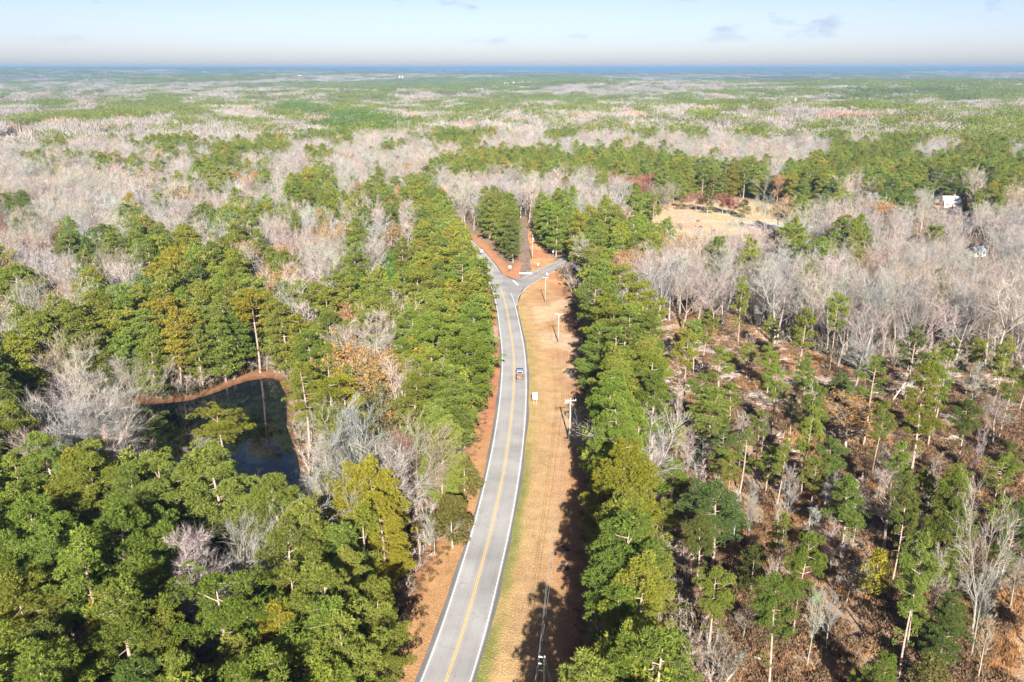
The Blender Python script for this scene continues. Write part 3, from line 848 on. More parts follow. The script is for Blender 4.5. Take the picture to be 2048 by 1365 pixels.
# ------------------------------------------------------------------ which tree stands where (canopy read off the photograph in 32-pixel cells)
FAR = """
PPPPPPPPPPPPPPPPPPPPPPPPPPPPPPPPPPPPPPPPPPPPPPPPPPPPPPPPPPPPPPPP
PPBPPPPPPBPPPPPPPPPPBPPPPPBPPBPPPPBBPPBPPPPPPPPPPPBBPPPPPBPPPPPB
BBBBPPPPPPPPPPPPPPBBBBBPBBBPPPPPPPBBPPPPPPPPPPPPPPPPPPPPPPPPPPPP
BBPPPPPPBBPPPBBPPPBPPPPPPBBPPPPPPPPBBPPPPBPPPPPPPPPPPDDDDDDDPPPP
PPPPPBBPBPPBBBBBPBPBBPPPBBBBBPPPPPPPPPPBBPPPBBBPBPBBBDDPPPPDDPPP
PBPPBBBPPPPPPPPPBPPBBPPBBBBPBPPPBBBPPBBBBBBPPPPPBBBBBPPBBBBBBBBB
BBBPPPPPPPPPBBBBPPggPPBBBPBBPgPBPPPPBPBBBBBBBPBPBBBBPPPPPBBBBBBP
BBPPPPPPPBBPPPBBBPPgggggBBBBPBPBBBBPBBBBPPPPBPBBBRBBRBBRPRBBPPPP
BPPBBBBBBBPPBBPPPBBggggggPBBBBPPBBBBBBBBBBBBPPBBBBBBBPBPBBRBPPPP
BPBBBBBBBBBBBBBBBBBBPggPgPPBBBBBBBBPPBPPPPBBBBBBBPPBBPBPPBBBBPPP
PBBBBBPBBBPPBBBBBBBPgPBBBBBPPPPBBBPPPPPPPPPPPBPPPPPPPBBBPPPPPPPP
..BPPPPPBPPPBBBBPPPPPPBBBPPPPPPBBBPPBBBBPBBPBBPPBBBPPBBPPPPPPPPP
.BPPBBBBPPPPPPPPPPBBBPBBPBBPPPBBBBBBBBBBBBBBBBBBBRBBPPPPPPBBPPPP
BBBBBBBBBBPBPPPPPPBPPBBPPBBBBPPPPPPBPPPPPPBBBBBBBBBBPPPPPBBPPPPB
BPPPPPPPPOPPBPPBPBBPPBBBBBBPPPPPPPPPPPPPPPPBBBBBBBBPPPPPPPPPPPPP
""".split()
NEAR = """
BBmmBBPBPmBBPPPm nBBnnBBnBBBPPPPP PPPPPPPPPPPPPPPP BPPPPPPPPPPPPPPP
BBRBBBBBBnnnmmOO mBPPPBPmBPPBBBBB BBBBBnRRRPPPPPPP EPPPPBPPPPBPPBPP
DDnBBBBBBBmBBBmB BmPPPPmPmPPPnPPP mPPPBBBPP......E OEEPPBBDDBB..PPB
nDBBBBBBPBBBPPPP PPBBPBPBPBPPPPPP nPPPPPP......... ..EEBBBBB.BBBBBB
RBBRPBnPPPmnBmPm mBPBOPgBgBPPPPPP PBPmPPPPPPB.BBBB BPBBPPEEEPPBBBBB
BBBnDDDnPPPPPmPm BPBBBBPBggPPPPPP P.BBBPPPPOOBBBBB BPPBPPBnBBBBE.BB
OBBBOPBBBPYYPPOO DmggggggggPPPPPP ..BPPPOOBBBPPBPB mBPOBBBBPBPBBBBB
PnPBnPPnBPYPDPPO OOBBgPPPgPPPPPPP ..bPPPOOBBBPBmmB BBOBBBBBBBmBBBBB
PPOOnPPmDDPPPPPP PPmPPPPPPPmPPPP. ..bPPPPP........ BPPBBBBBBBBOOBBB
BOOOnPPPDPPPPPPP PPmPPPPPPPPPPPP. ..bPPPPP........ ....BBBBBBBBBBBB
BPPPPPPPPPPPPPPY PPPPOOPPBOPPPPP. ....PPPPP....... ................
DPPPmPPPPPPPPmBY PPPPPBOBBPPPPPP. ....PPPPP....... ................
DYPDmPPPPPPPPBBY YPPPPOOBPPPPPPP. ....PPPPP....... ................
DDDDb.PPPPP.P... OEPPPOOOPPPPPP.. ....PPPPP....... ................
DDDPbPBB.P...... ..PPPPBBBPPPPP.. ....PPPPP....... ................
DDEBBBBB.PP..YYY ..PPPOEEBPPPPP.. ....PPPPP....... ................
BBBBBBBBPPP.YYYY PPPBYYEEERPPPPP. ....PPPPP....... ................
PBBBBBBBBBBBmPPP PPPBYYBBRRPPPPP. ....PPPPm....... ................
PbBBBBBBBBBBBbPP PPPBBBBBBBBPE... ....PPP......... ................
YPPPPPPPPPPPPbPP mPPPBBBBBBBEE... ....PPPm........ ................
PPPPPBPPPPPPPPBB BPPPBYYYBBEEEE.. ....PPPPP....... ................
PPPPPPPPPPPPPbBB BPPBBYYYYmPEEE.. ....PPmYPP...... ................
PPPOPEPPPPPPbbBB BPBBBYYYYBPEE... ....PPPYPm...... ................
DDEPPBPPPPPPPbBB bbBBYYYYBBBE.... ....PPPPPm...... ................
PPDPPBPPPPPPPbBB bbbBBPYPPBPE.... ....PPPPP....... ................
PPPPDbPPPBBBBbBB PPPPPPYPPPb..... ...PPPPPPP...... ................
PPPPPbPPPPBBBBBB PPPPPPPPPb...... ...PPPPPPm...... ................
PPPPPPYYYPbbPPmP PPPPPPPPPb...... ....PPPPPb...... ................
PPPPPPYYPPPPPPPP PPPPPPPPPb...... ....PPPPP....... ................
PPPPPPPPPPPPPPPP PPPPPPPPPP...... ....PPPPP....... ................
PPPPPPPPPPPPPEPP PPPPPPPPP....... ....PPPPP....... ................
PPPPPPPPPPPPPPPP PPPPPPPPP....... ....PPPPP....... ................
PPPPPPPPPPPPPPPP PPPPPPPPP....... ....PPPPP....... ................
""".split()
NEAR = ["".join(NEAR[i * 4:i * 4 + 4]) for i in range(len(NEAR) // 4)]

def canopy(px, py):
    c = min(63, max(0, int(px // 32)))
    if py < 320:
        return FAR[min(14, max(0, int((py - 140) // 12)))][c]
    return NEAR[min(len(NEAR) - 1, int((py - 320) // 32))][c]

# each chosen tree: (kind, class, x, y, height, variant, turn)
TREES = []
CELL = {}
def free(x, y, r):
    i, j = int(x // 8), int(y // 8)
    for a in range(i - 1, i + 2):
        for b in range(j - 1, j + 2):
            for (u, v, s) in CELL.get((a, b), ()):
                if (u - x) ** 2 + (v - y) ** 2 < ((r + s) / 2) ** 2: return False
    return True
def take(x, y, r):
    CELL.setdefault((int(x // 8), int(y // 8)), []).append((x, y, r))

def pick_variant(kind, want, x, y):
    V = VAR[(kind, 0.6)]
    ok = [i for i, v in enumerate(V) if want is None or v["spec"]["style"] in want]
    return ok[int(abs(math.sin(x * 12.9898 + y * 78.233) * 43758.5453)) % len(ok)]

def hero(kind, cls, bx, by, topy, wpx, want=None, hmin=3.0):
    if kind == "pine" and wpx < 90: wpx *= 0.84
    x, y = at(bx, by)
    h = max(hmin, top_height((x, y), topy))
    wd = wpx / FPX * math.hypot(y, CAM_H)
    TREES.append(dict(kind=kind, cls=cls, x=x, y=y, h=h, w=wd, v=pick_variant(kind, want, x, y), rz=(x * 7.1 + y * 3.3) % 6.28, hero=True))
    take(x, y, 3.0)

RAG, RND = ("ragged", "flat", "round"), ("round", "dense", "tall")
for b in """1594,768,625,56 1658,748,590,42 1725,900,722,64 1818,950,735,72 1808,810,660,58 1868,865,705,54 1930,797,682,42 1983,835,680,44 1912,935,800,62 1998,888,740,52
1743,958,810,46 1540,888,742,54 1604,962,770,50 1602,987,815,46 1648,1012,872,66 1556,1012,880,50 1852,902,745,50 1905,1040,935,50 1975,1060,915,62 2000,1010,890,54 2036,832,735,46
1315,695,596,36 1366,834,660,50 1386,752,642,54 1404,745,625,44 1435,790,697,66 1474,694,560,36 1396,880,752,54 1531,987,892,50 1436,1000,905,56 1340,1030,920,76
1424,1138,975,98 1392,1182,1030,70 1413,1310,1135,80 1538,1376,1160,84 1585,1278,1072,74 1678,1117,955,78 1784,1170,955,62 1797,1360,1080,76 1880,1337,1182,80 1871,1185,940,80 1895,1190,1025,54 2037,1135,985,56 1984,1233,1010,60 1745,1442,1305,74
1420,905,780,92 1458,842,770,44 1492,760,690,40 1540,720,640,40 1350,940,840,44 2080,960,840,60 2110,1200,1050,70 2090,1330,1190,70""".split():
    bx, by, ty, w = (float(k) for k in b.split(","))
    hero("pine", "D" if int(bx) % 8 == 0 else "P", bx, by, ty, w, RAG if w < 70 else RND)
hero("pine", "D", 1678, 812, 752, 52, ("dense",)); hero("young", "P", 1697, 1400, 1335, 22); hero("young", "g", 1628, 1215, 1190, 26)
hero("pine", "D", 306, 905, 806, 80, ("flat",)); hero("pine", "Y", 447, 945, 800, 92, ("flat",)); hero("pine", "Y", 727, 1130, 968, 150, ("round",))
hero("pine", "Y", 668, 895, 822, 70, ("dense", "round")); hero("pine", "Y", 1322, 1090, 1002, 66, ("round",)); hero("pine", "P", 880, 935, 790, 130, ("dense",))
hero("ever", "Y", 1745, 1190, 1097, 62); hero("ever", "E", 1850, 1400, 1310, 80); hero("ever", "E", 1500, 1190, 1095, 62); hero("ever", "E", 930, 1000, 915, 74); hero("ever", "E", 905, 1095, 1000, 84)
hero("oak", "O", 1690, 905, 792, 108); hero("oak", "O", 1445, 930, 860, 66); hero("oak", "R", 1492, 892, 842, 32); hero("oak", "R", 1294, 615, 560, 26); hero("oak", "O", 1259, 612, 505, 58); hero("oak", "O", 1210, 600, 535, 40)
hero("oak", "R", 815, 985, 870, 70); hero("oak", "E", 752, 930, 795, 80)
for b in """1945,1265,1003,90,vase 1768,1100,950,56,oval 1662,1140,1048,48,vase 1690,1215,1110,60,spreading 1443,1365,1290,60,spreading 1708,785,680,42,oval 1984,895,790,46,oval 1941,808,758,36,oval
1392,960,880,60,spreading 1795,965,890,60,spreading 1770,990,930,46,spreading 1497,1123,990,24,oval 1485,1286,1200,26,oval 1660,1010,940,24,oval 1652,1040,955,20,oval 1715,1060,980,22,oval 2020,1215,1110,30,oval 1966,1230,1130,26,oval
1653,715,560,62,vase 1727,731,545,92,vase 1786,727,545,72,vase 1815,748,545,64,vase 1988,750,530,110,vase 1900,722,540,82,vase 1860,716,550,62,oval 1672,694,545,60,vase 1620,692,550,44,oval 1601,702,570,34,oval 1552,686,560,44,oval 1568,668,545,50,vase
1324,602,500,76,vase 1346,611,505,60,vase 1453,630,510,82,vase 1401,626,550,60,spreading 1310,602,520,42,oval 1296,594,500,44,vase 1525,616,530,46,oval 1334,612,515,34,oval 1380,604,505,50,vase 1490,640,520,60,vase
1430,612,500,60,vase 1510,650,535,52,vase 1600,660,530,62,vase 1700,690,540,60,vase 1760,700,545,52,oval 1840,700,535,70,vase 1945,715,530,72,vase 2030,730,530,80,vase 1590,640,520,56,vase 1650,660,530,60,vase
195,940,775,150,spreading 130,955,805,80,vase 55,965,830,70,vase 235,960,830,80,spreading 380,925,858,60,vase 290,955,868,60,spreading 85,965,850,50,vase
500,1085,955,110,vase 660,960,870,90,spreading 720,985,850,60,oval 800,1010,900,110,spreading 380,1190,1100,80,spreading 455,1185,1100,70,vase 590,1105,1040,60,spreading 640,1070,960,80,vase 870,1110,1035,60,spreading 985,725,650,40,spreading""".split():
    bx, by, ty, w, st = b.split(",")
    hero("bare", "B", float(bx), float(by), float(ty), float(w), (st,))
for b in """E,1262,432,370,52,round;R,1290,420,382,26,;P,1362,418,385,20,;R,1392,424,388,34,;E,1414,428,380,34,cone;R,1445,429,392,34,;R,1466,432,400,24,;E,1487,438,400,30,cone;O,1562,438,402,56,;E,1618,438,402,40,cone;E,1642,440,400,34,cone;E,1720,436,408,36,round;R,1850,424,398,32,;E,1840,390,368,20,round;E,1545,405,355,50,round""".split(";"):
    c, bx, by, ty, w, st = b.split(",")
    hero("oak" if c in "RO" else "ever", c, float(bx), float(by), float(ty), float(w), (st,) if st else None)
for b in "1319,428,368,48 1338,424,370,40 1668,444,410,34 1692,445,410,30 1365,462,428,36 1880,398,345,40 1905,430,380,36".split():
    bx, by, ty, w = (float(k) for k in b.split(",")); hero("bare", "B", bx, by, ty, w, ("spreading",))

NO_TREE_ROADS = [(SIDE, 7.0), (DRIVE, 5.5), (FARROAD, 22.0)]
def candidates(r0, r1, step):
    out = []
    nr = int((r1 - r0) / step)
    for i in range(nr):
        r = r0 + i * step
        na = int(1.42 * r / step)
        for k in range(na):
            a = -0.71 + 1.42 * (k + rnd.random()) / na
            rr = r + rnd.uniform(-0.5, 0.5) * step
            out.append((rr * math.sin(a), rr * math.cos(a)))
    rnd.shuffle(out)
    return out
HT = {"P": 21, "D": 20, "Y": 21, "g": 9.0, "B": 21, "b": 13, "O": 17, "R": 15, "E": 11}
GAP = {"P": 5.0, "D": 5.3, "Y": 5.2, "g": 2.9, "B": 6.0, "b": 5.0, "O": 6.6, "R": 6.0, "E": 4.4}
KIND = {"P": "pine", "D": "pine", "Y": "pine", "g": "young", "B": "bare", "b": "bare", "O": "oak", "R": "oak", "E": "ever"}
MID_END = 860.0
cand = np.array(candidates(44, MID_END, 2.7))
offs = np.full(len(cand), 99.0)
nr_ = (cand[:, 1] < 460) & (np.abs(cand[:, 0]) < 200)
offs[nr_] = road_off(cand[nr_, 0], cand[nr_, 1])[0]
c_pond, c_pd = inside(POND, cand[:, 0], cand[:, 1]), poly_dist(POND, cand[:, 0], cand[:, 1])
c_p2, c_cut = inside(POND2, cand[:, 0], cand[:, 1]), inside(CUT, cand[:, 0], cand[:, 1])
c_mead, c_yard = inside(MEADOW, cand[:, 0], cand[:, 1]), inside(YARD, cand[:, 0], cand[:, 1])
c_so = np.array([np.inf] * len(cand))
c_bad = np.zeros(len(cand), bool)
for P, w in NO_TREE_ROADS:
    dmin = np.full(len(cand), 1e9)
    for p in P: dmin = np.minimum(dmin, np.hypot(cand[:, 0] - p[0], cand[:, 1] - p[1]))
    c_bad |= dmin < w
eLx = np.interp(cand[:, 1], [p[1] for p in EDGE_L], [p[0] for p in EDGE_L]); eRx = np.interp(cand[:, 1], [p[1] for p in EDGE_R], [p[0] for p in EDGE_R])
for i, (x, y) in enumerate(cand):
    d = math.hypot(x, y)
    if c_bad[i] or c_p2[i] or c_yard[i]: continue
    o = offs[i]
    if abs(o) < 6.5: continue
    if o < 0 and o > -40 and y < 330 and x > eLx[i] - 1.6: continue
    if o > 0 and o < 40 and y < 330 and x < eRx[i] + 1.6: continue
    if 0 < o < 40 and y < 330:
        qx, qy, _ = to_px(x - (6.8 if 95 < y < 190 else 5.4), y, 15)
        if qx < (1150 if y > 95 else 1140): continue
    if o < 0 and 225 < y < 520 and x > -110:
        qx, qy, _ = to_px(x + 4.0, y, 13)
        if qx > np.interp(qy, [440, 470, 500, 545, 590, 640, 700], [905, 928, 948, 972, 988, 1003, 1003]): continue
    if 295 < y < 420 and -26 < x < 30 and (abs(o) < 11 or (inside(CLEAR_J, [x], [y])[0])): continue
    hz = 15.0
    px, py, _ = to_px(x, y, hz)
    cls = canopy(px + rnd.uniform(-9, 9), py + rnd.uniform(-7, 7) * (0.4 if py < 320 else 1))
    for (j, m_) in (("m", 0.5), ("n", 0.22)):
        if cls == j: cls = "P" if rnd.random() < m_ else "B"
    if cls == ".": continue
    # re-read the map at the height this sort of crown really has
    px, py, _ = to_px(x, y, HT[cls] * 0.74)
    c2 = canopy(px + rnd.uniform(-8, 8), py + rnd.uniform(-6, 6) * (0.4 if py < 320 else 1))
    if c2 in "mn": c2 = "P" if rnd.random() < (0.5 if c2 == "m" else 0.22) else "B"
    if c2 == ".": continue
    cls = c2
    tx_, ty_, _ = to_px(x, y, HT[cls] * 0.97)
    ct = canopy(tx_, ty_)
    if ct == "." and py > 560 and cls != "B": continue
    if ct == "." and px > 1230 and 370 < py < 520: continue
    if cls in "PDYBO" and ct == "g" and rnd.random() < (0.95 if cls in "PDY" else 0.6): continue
    if d > 230 and cls in "PDY" and ct in "BbOR" and rnd.random() < 0.85: cls = "B"
    if c_mead[i]: continue
    if c_pond[i] and not (cls in "Bb" and y < 175 and (px < 300 or y < 150)): continue
    if not c_pond[i] and c_pd[i] < 3 and cls not in "Bb": continue
    if c_cut[i] and cls in "PDY" and y < 270: continue
    if cls == "P" and rnd.random() < 0.14: cls = rnd.choice("DYYP")
    if cls == "B" and d > 250 and rnd.random() < 0.035: cls = rnd.choice("OOR")
    gap = GAP[cls] * (1.0 if d < 300 else 1.08)
    if not free(x, y, gap): continue
    take(x, y, gap)
    h = HT[cls] * rnd.uniform(0.82, 1.16)
    if cls == "b": h *= rnd.uniform(0.6, 1.0)
    edge = (y < 340 and ((o < 0 and x > eLx[i] - 7.5) or (o > 0 and x < eRx[i] + 6.5))) or (300 < y < 440 and -45 < x < 40) or (430 < y < 640 and poly_dist(MEADOW, [x], [y])[0] < 22)
    TREES.append(dict(kind=KIND[cls], cls="B" if cls == "b" else cls, x=x, y=y, h=h, w=None, v=(8 + int(rnd.random() * 2)) if (edge and KIND[cls] == "pine" and rnd.random() < (0.45 if o > 0 and y < 300 else 0.8)) else pick_variant(KIND[cls], None, x, y) if KIND[cls] != "pine" else pick_variant("pine", ("round", "tall", "ragged", "flat", "dense") if rnd.random() < .8 else ("dense",), x, y), rz=rnd.uniform(0, 6.28), hero=False))
# pines just below the frame: they throw the shadows that lie across the near verge
for x, y, h in ((5.5, 58, 22), (8.5, 66, 23), (6.0, 50, 21), (13.0, 75, 22), (12.0, 60, 23), (16, 70, 24), (14.0, 84, 20), (-22, 60, 22), (-26, 70, 22), (-20, 78, 20)):
    TREES.append(dict(kind="pine", cls="P", x=x, y=y, h=h, w=None, v=pick_variant("pine", None, x, y), rz=x, hero=False)); take(x, y, 4)
print("trees", len(TREES), {k: sum(t["kind"] == k for t in TREES) for k in ("pine", "bare", "young", "oak", "ever")})

# thin stems left standing in the clearing
g3 = np.random.default_rng(33); k_ = 0
for _ in range(1500):
    px, py = g3.uniform(1340, 2120), g3.uniform(700, 1400); x, y = at(px, py)
    if k_ >= 60 or not inside(CUT, [x], [y])[0] or not free(x, y, 4.2): continue
    take(x, y, 3.0); k_ += 1
    if g3.random() < 0.22:
        TREES.append(dict(kind="pine", cls="P" if g3.random() < .6 else "D", x=x, y=y, h=g3.uniform(11, 18), w=g3.uniform(3.4, 5.0), v=pick_variant("pine", RAG, x, y), rz=g3.uniform(0, 6), hero=False))
    else:
        TREES.append(dict(kind="bare", cls="B", x=x, y=y, h=g3.uniform(11, 18), w=g3.uniform(1.3, 2.4), v=pick_variant("bare", ("oval",), x, y), rz=g3.uniform(0, 6), hero=False))
# keep the open water open: nothing may stand between the camera and the part of the pond that shows
SHOWN = [(330, 812), (385, 800), (430, 788), (480, 770), (540, 757), (562, 764), (568, 856), (520, 862), (470, 862), (385, 868), (345, 850)]
HP, SP = at(1899, 413), at(1951, 512)
def hides_water(t):
    if t["hero"] or t["y"] > 200 or t["x"] > -30: return False
    v = VAR[(t["kind"], 0.6)][t["v"]]["spec"]; s = t["h"] / v["h"]
    for fx in (-1.3, -0.9, -0.45, 0, 0.45, 0.9, 1.3):
        for fz in (0.2, 0.35, 0.55, 0.75, 0.9, 1.0):
            px, py, _ = to_px(t["x"] + fx * v["r"] * s * 1.1, t["y"], t["h"] * fz)
            if inside(SHOWN, [px], [py])[0]: return True
    return False
TREES = [t for t in TREES if not hides_water(t)]
def hides_roof(t):
    if math.hypot(t["x"] - HP[0], (t["y"] - HP[1] + 8) * 0.8) < 19: return True
    if math.hypot(t["x"] - SP[0], t["y"] - SP[1] + 5) < 9: return True
    if t["y"] > 495 or t["x"] < 150: return False
    v = VAR[(t["kind"], 0.6)][t["v"]]["spec"]; s = t["h"] / v["h"]
    for q_, yb in (([(1880, 388), (1920, 388), (1920, 410), (1880, 410)], 495), ([(1936, 493), (1966, 493), (1966, 506), (1936, 506)], 355)):
        if t["y"] < yb:
            for fx in (-0.8, 0, 0.8):
                for fz in (0.3, 0.45, 0.6, 0.8, 0.95):
                    px, py, _ = to_px(t["x"] + fx * v["r"] * s, t["y"], t["h"] * fz)
                    if inside(q_, [px], [py])[0]: return True
    return False
TREES = [t for t in TREES if not hides_roof(t)]

# ------------------------------------------------------------------ which trees show largest from the photograph's side
vis = np.zeros((342, 512), bool)
for t in sorted(TREES, key=lambda t: t["y"]):
    v = VAR[(t["kind"], 0.6)][t["v"]]["spec"]
    s = t["h"] / v["h"]; t["s"] = s
    t["sx"] = (t["w"] / (2.0 * v["r"])) if t["w"] else s * (rnd.uniform(0.98, 1.2) if t["y"] < 260 else rnd.uniform(0.86, 1.06)) * (1.1 if t["kind"] == "bare" else 1.0)
    z0 = ground_z(t["x"], t["y"]) if (abs(t["x"]) < 420 and t["y"] < 700) else float(hgt(t["x"], t["y"]))
    t["z"] = z0
    px, py, dd = to_px(t["x"], t["y"], z0 + v["zc"] * s)
    rx, ry = v["r"] * t["sx"] * FPX / dd / 4, (v["h"] - v["zc"]) * s * FPX / dd / 4 * 0.95
    cx, cyy = px / 4, py / 4
    x0, x1, y0, y1 = int(max(0, cx - rx)), int(min(511, cx + rx)) + 1, int(max(0, cyy - ry)), int(min(341, cyy + ry)) + 1
    t["vis"] = 0
    if x1 > x0 and y1 > y0 and cx + rx > 0 and cx - rx < 512 and cyy - ry < 342:
        yy, xx = np.mgrid[y0:y1, x0:x1]
        m = ((xx + 0.5 - cx) / max(rx, 0.5)) ** 2 + ((yy + 0.5 - cyy) / max(ry, 0.5)) ** 2 < 1
        sub = vis[y0:y1, x0:x1]
        t["vis"] = int((m & ~sub).sum())
        if t["kind"] != "bare": sub |= m


# ------------------------------------------------------------------ individual trees, each with a trunk and a crown
LIMIT = {"pine": 296, "bare": 296, "young": 150, "oak": 140, "ever": 110}
NAME = {"pine": "pine_tree", "bare": "bare_tree", "young": "young_pine", "oak": "oak_tree", "ever": "evergreen_tree"}
CAT = {"pine": "pine tree", "bare": "bare tree", "young": "young pine", "oak": "oak tree", "ever": "evergreen tree"}
GROUP = {"pine": "pines of the woods beside the road", "bare": "leafless trees of the woods", "young": "young pines of the thicket", "oak": "oaks still holding dry leaves", "ever": "broad evergreens and cedars"}
SHAPE = {"round": "round-crowned", "tall": "narrow", "ragged": "thin-crowned", "flat": "flat-topped", "dense": "dense-crowned", "cone": "conical", "vase": "upswept", "spreading": "spreading", "oval": "slim"}
HUE = {"P": "olive-green", "D": "dark green", "Y": "yellow-green", "g": "bright green", "B": "grey", "O": "orange-leaved", "R": "russet-leaved", "E": "olive"}
NOUN = {"pine": "pine", "bare": "bare tree", "young": "young pine", "oak": "oak", "ever": "evergreen"}
chosen = []
rest = []
for k in LIMIT:
    T = sorted((t for t in TREES if t["kind"] == k), key=lambda t: (-t["hero"] * (t["vis"] > 0), -t["vis"]))
    T1 = [t for t in T[:LIMIT[k]] if t["vis"] >= 3]
    chosen += T1
    rest += T[len(T1):]

def band(y):
    for lim, s in ((112, "level with the nearest pole"), (140, "just past the nearest pole"), (158, "short of the second pole"), (176, "level with the second pole"), (194, "level with the white board"), (220, "level with the pickup"),
                   (262, "level with the third pole"), (335, "level with the junction"), (430, "beyond the junction"), (600, "far beyond the junction")):
        if y < lim: return s
    return "in the distant woods"
def region(t):
    x, y = t["x"], t["y"]
    if inside(POND, [x], [y])[0]: return "in the pond water"
    if poly_dist(POND, [x], [y])[0] < 10: return "on the pond shore"
    if inside(CUT, [x], [y])[0]: return "in the brown clearing"
    if 330 < y < 620 and inside(MEADOW, [x], [y])[0]: return "in the pasture"
    off = road_off([x], [y])[0][0]
    if y < 335 and 0 < off < 26: return "in the verge row"
    return "left of the road" if off < 0 else "right of the road"
_U = ["first", "second", "third", "fourth", "fifth", "sixth", "seventh", "eighth", "ninth"]
ORD = ["", "second", "third", "fourth", "fifth", "sixth", "seventh", "eighth", "ninth", "tenth", "eleventh", "twelfth", "thirteenth", "fourteenth", "fifteenth", "sixteenth", "seventeenth", "eighteenth", "nineteenth", "twentieth"] + ["twenty-" + u for u in _U] + ["thirtieth"] + ["thirty-" + u for u in _U] + ["fortieth"] + ["forty-" + u for u in _U]
groups = {}
for t in chosen:
    st = VAR[(t["kind"], 0.6)][t["v"]]["spec"]["style"]
    t["look"] = f"{SHAPE[st]} {HUE[t['cls']]} {NOUN[t['kind']]} {region(t)}, {band(t['y'])}"
    groups.setdefault(t["look"], []).append(t)
for look, T in groups.items():
    T.sort(key=lambda t: abs(road_off([t["x"]], [t["y"]])[0][0]))
    for i, t in enumerate(T):
        if len(T) == 1: t["label"] = look
        elif i == 0: t["label"] = look + ", nearest the road"
        elif i == len(T) - 1: t["label"] = look + ", farthest from road"
        else: t["label"] = look + f", {ORD[min(i, 48)]} from road"

def tint_of(t):
    b = np.array(TINT[t["cls"]]); f = rnd.uniform(0.8, 1.2)
    j = np.array([rnd.uniform(0.84, 1.16), 1.0, rnd.uniform(0.85, 1.15)])
    return [float(v) for v in b * f * j]

for t in chosen:
    d = math.hypot(t["x"], t["y"])
    v = VAR[(t["kind"], 1.0 if d < 205 else 0.6)][t["v"]]
    root = thing(NAME[t["kind"]], t["label"], CAT[t["kind"]], (t["x"], t["y"], t["z"]), t["rz"], GROUP[t["kind"]])
    root.scale = (t["sx"], t["sx"], t["s"])
    tint = tint_of(t)
    tr = place("trunk", v["trunk"], root); cr_ = place("crown", v["crown"], root)
    if t["kind"] == "bare": tr["tint"] = [c * 0.86 for c in tint]
    cr_["tint"] = tint
    if "twigs" in v: place("branches", v["twigs"], root)

# ------------------------------------------------------------------ the rest of the woods: stuff, scattered with geometry nodes
def scatter(name, protos, P, rot, scale, idx, tint, kind="stuff"):
    """one object whose points carry instances of the prototype meshes"""
    pc = bpy.data.collections.new(name + "_kinds")
    for i, m in enumerate(protos):
        pc.objects.link(bpy.data.objects.new(f"{name}_kind_{i:02d}", m))
    P = np.asarray(P, float)
    me = bpy.data.meshes.new(name)
    me.vertices.add(len(P)); me.vertices.foreach_set("co", P.ravel())
    def attr(nm, typ, data, field):
        a = me.attributes.new(nm, typ, "POINT"); a.data.foreach_set(field, np.asarray(data).ravel())
    attr("turn", "FLOAT_VECTOR", np.asarray(rot, np.float32), "vector")
    attr("size", "FLOAT_VECTOR", np.asarray(scale, np.float32), "vector")
    attr("pick", "INT", np.asarray(idx, np.int32), "value")
    t4 = np.concatenate([np.asarray(tint, np.float32), np.ones((len(P), 1), np.float32)], 1)
    attr("tint", "FLOAT_COLOR", t4, "color")
    ng = bpy.data.node_groups.new(name + "_scatter", "GeometryNodeTree")
    ng.interface.new_socket("Geometry", in_out="INPUT", socket_type="NodeSocketGeometry")
    ng.interface.new_socket("Geometry", in_out="OUTPUT", socket_type="NodeSocketGeometry")
    N, L = ng.nodes, ng.links
    gi, go = N.new("NodeGroupInput"), N.new("NodeGroupOutput")
    ci = N.new("GeometryNodeCollectionInfo"); ci.inputs["Collection"].default_value = pc
    ci.inputs["Separate Children"].default_value = True; ci.inputs["Reset Children"].default_value = True
    ip = N.new("GeometryNodeInstanceOnPoints"); ip.inputs["Pick Instance"].default_value = True
    def na(nm, typ):
        n = N.new("GeometryNodeInputNamedAttribute"); n.data_type = typ; n.inputs["Name"].default_value = nm; return n.outputs["Attribute"]
    L.new(gi.outputs[0], ip.inputs["Points"]); L.new(ci.outputs[0], ip.inputs["Instance"])
    L.new(na("pick", "INT"), ip.inputs["Instance Index"])
    er = N.new("FunctionNodeEulerToRotation"); L.new(na("turn", "FLOAT_VECTOR"), er.inputs[0]); L.new(er.outputs[0], ip.inputs["Rotation"])
    L.new(na("size", "FLOAT_VECTOR"), ip.inputs["Scale"])
    L.new(ip.outputs[0], go.inputs[0])
    o = place(name, me)
    md = o.modifiers.new("scatter", "NODES"); md.node_group = ng
    o["kind"] = kind
    return o

def joined(parts):
    """several (MB, material) pairs as one mesh"""
    mb = MB(); mats = []
    for b, m in parts:
        for V, F in zip(b.v, b.f): pass
        if not b.v: continue
        off = 0
        V = np.concatenate(b.v); F = np.concatenate(b.f)
        mb.tris(V, F, len(mats)); mats.append(m)
    return mb, mats

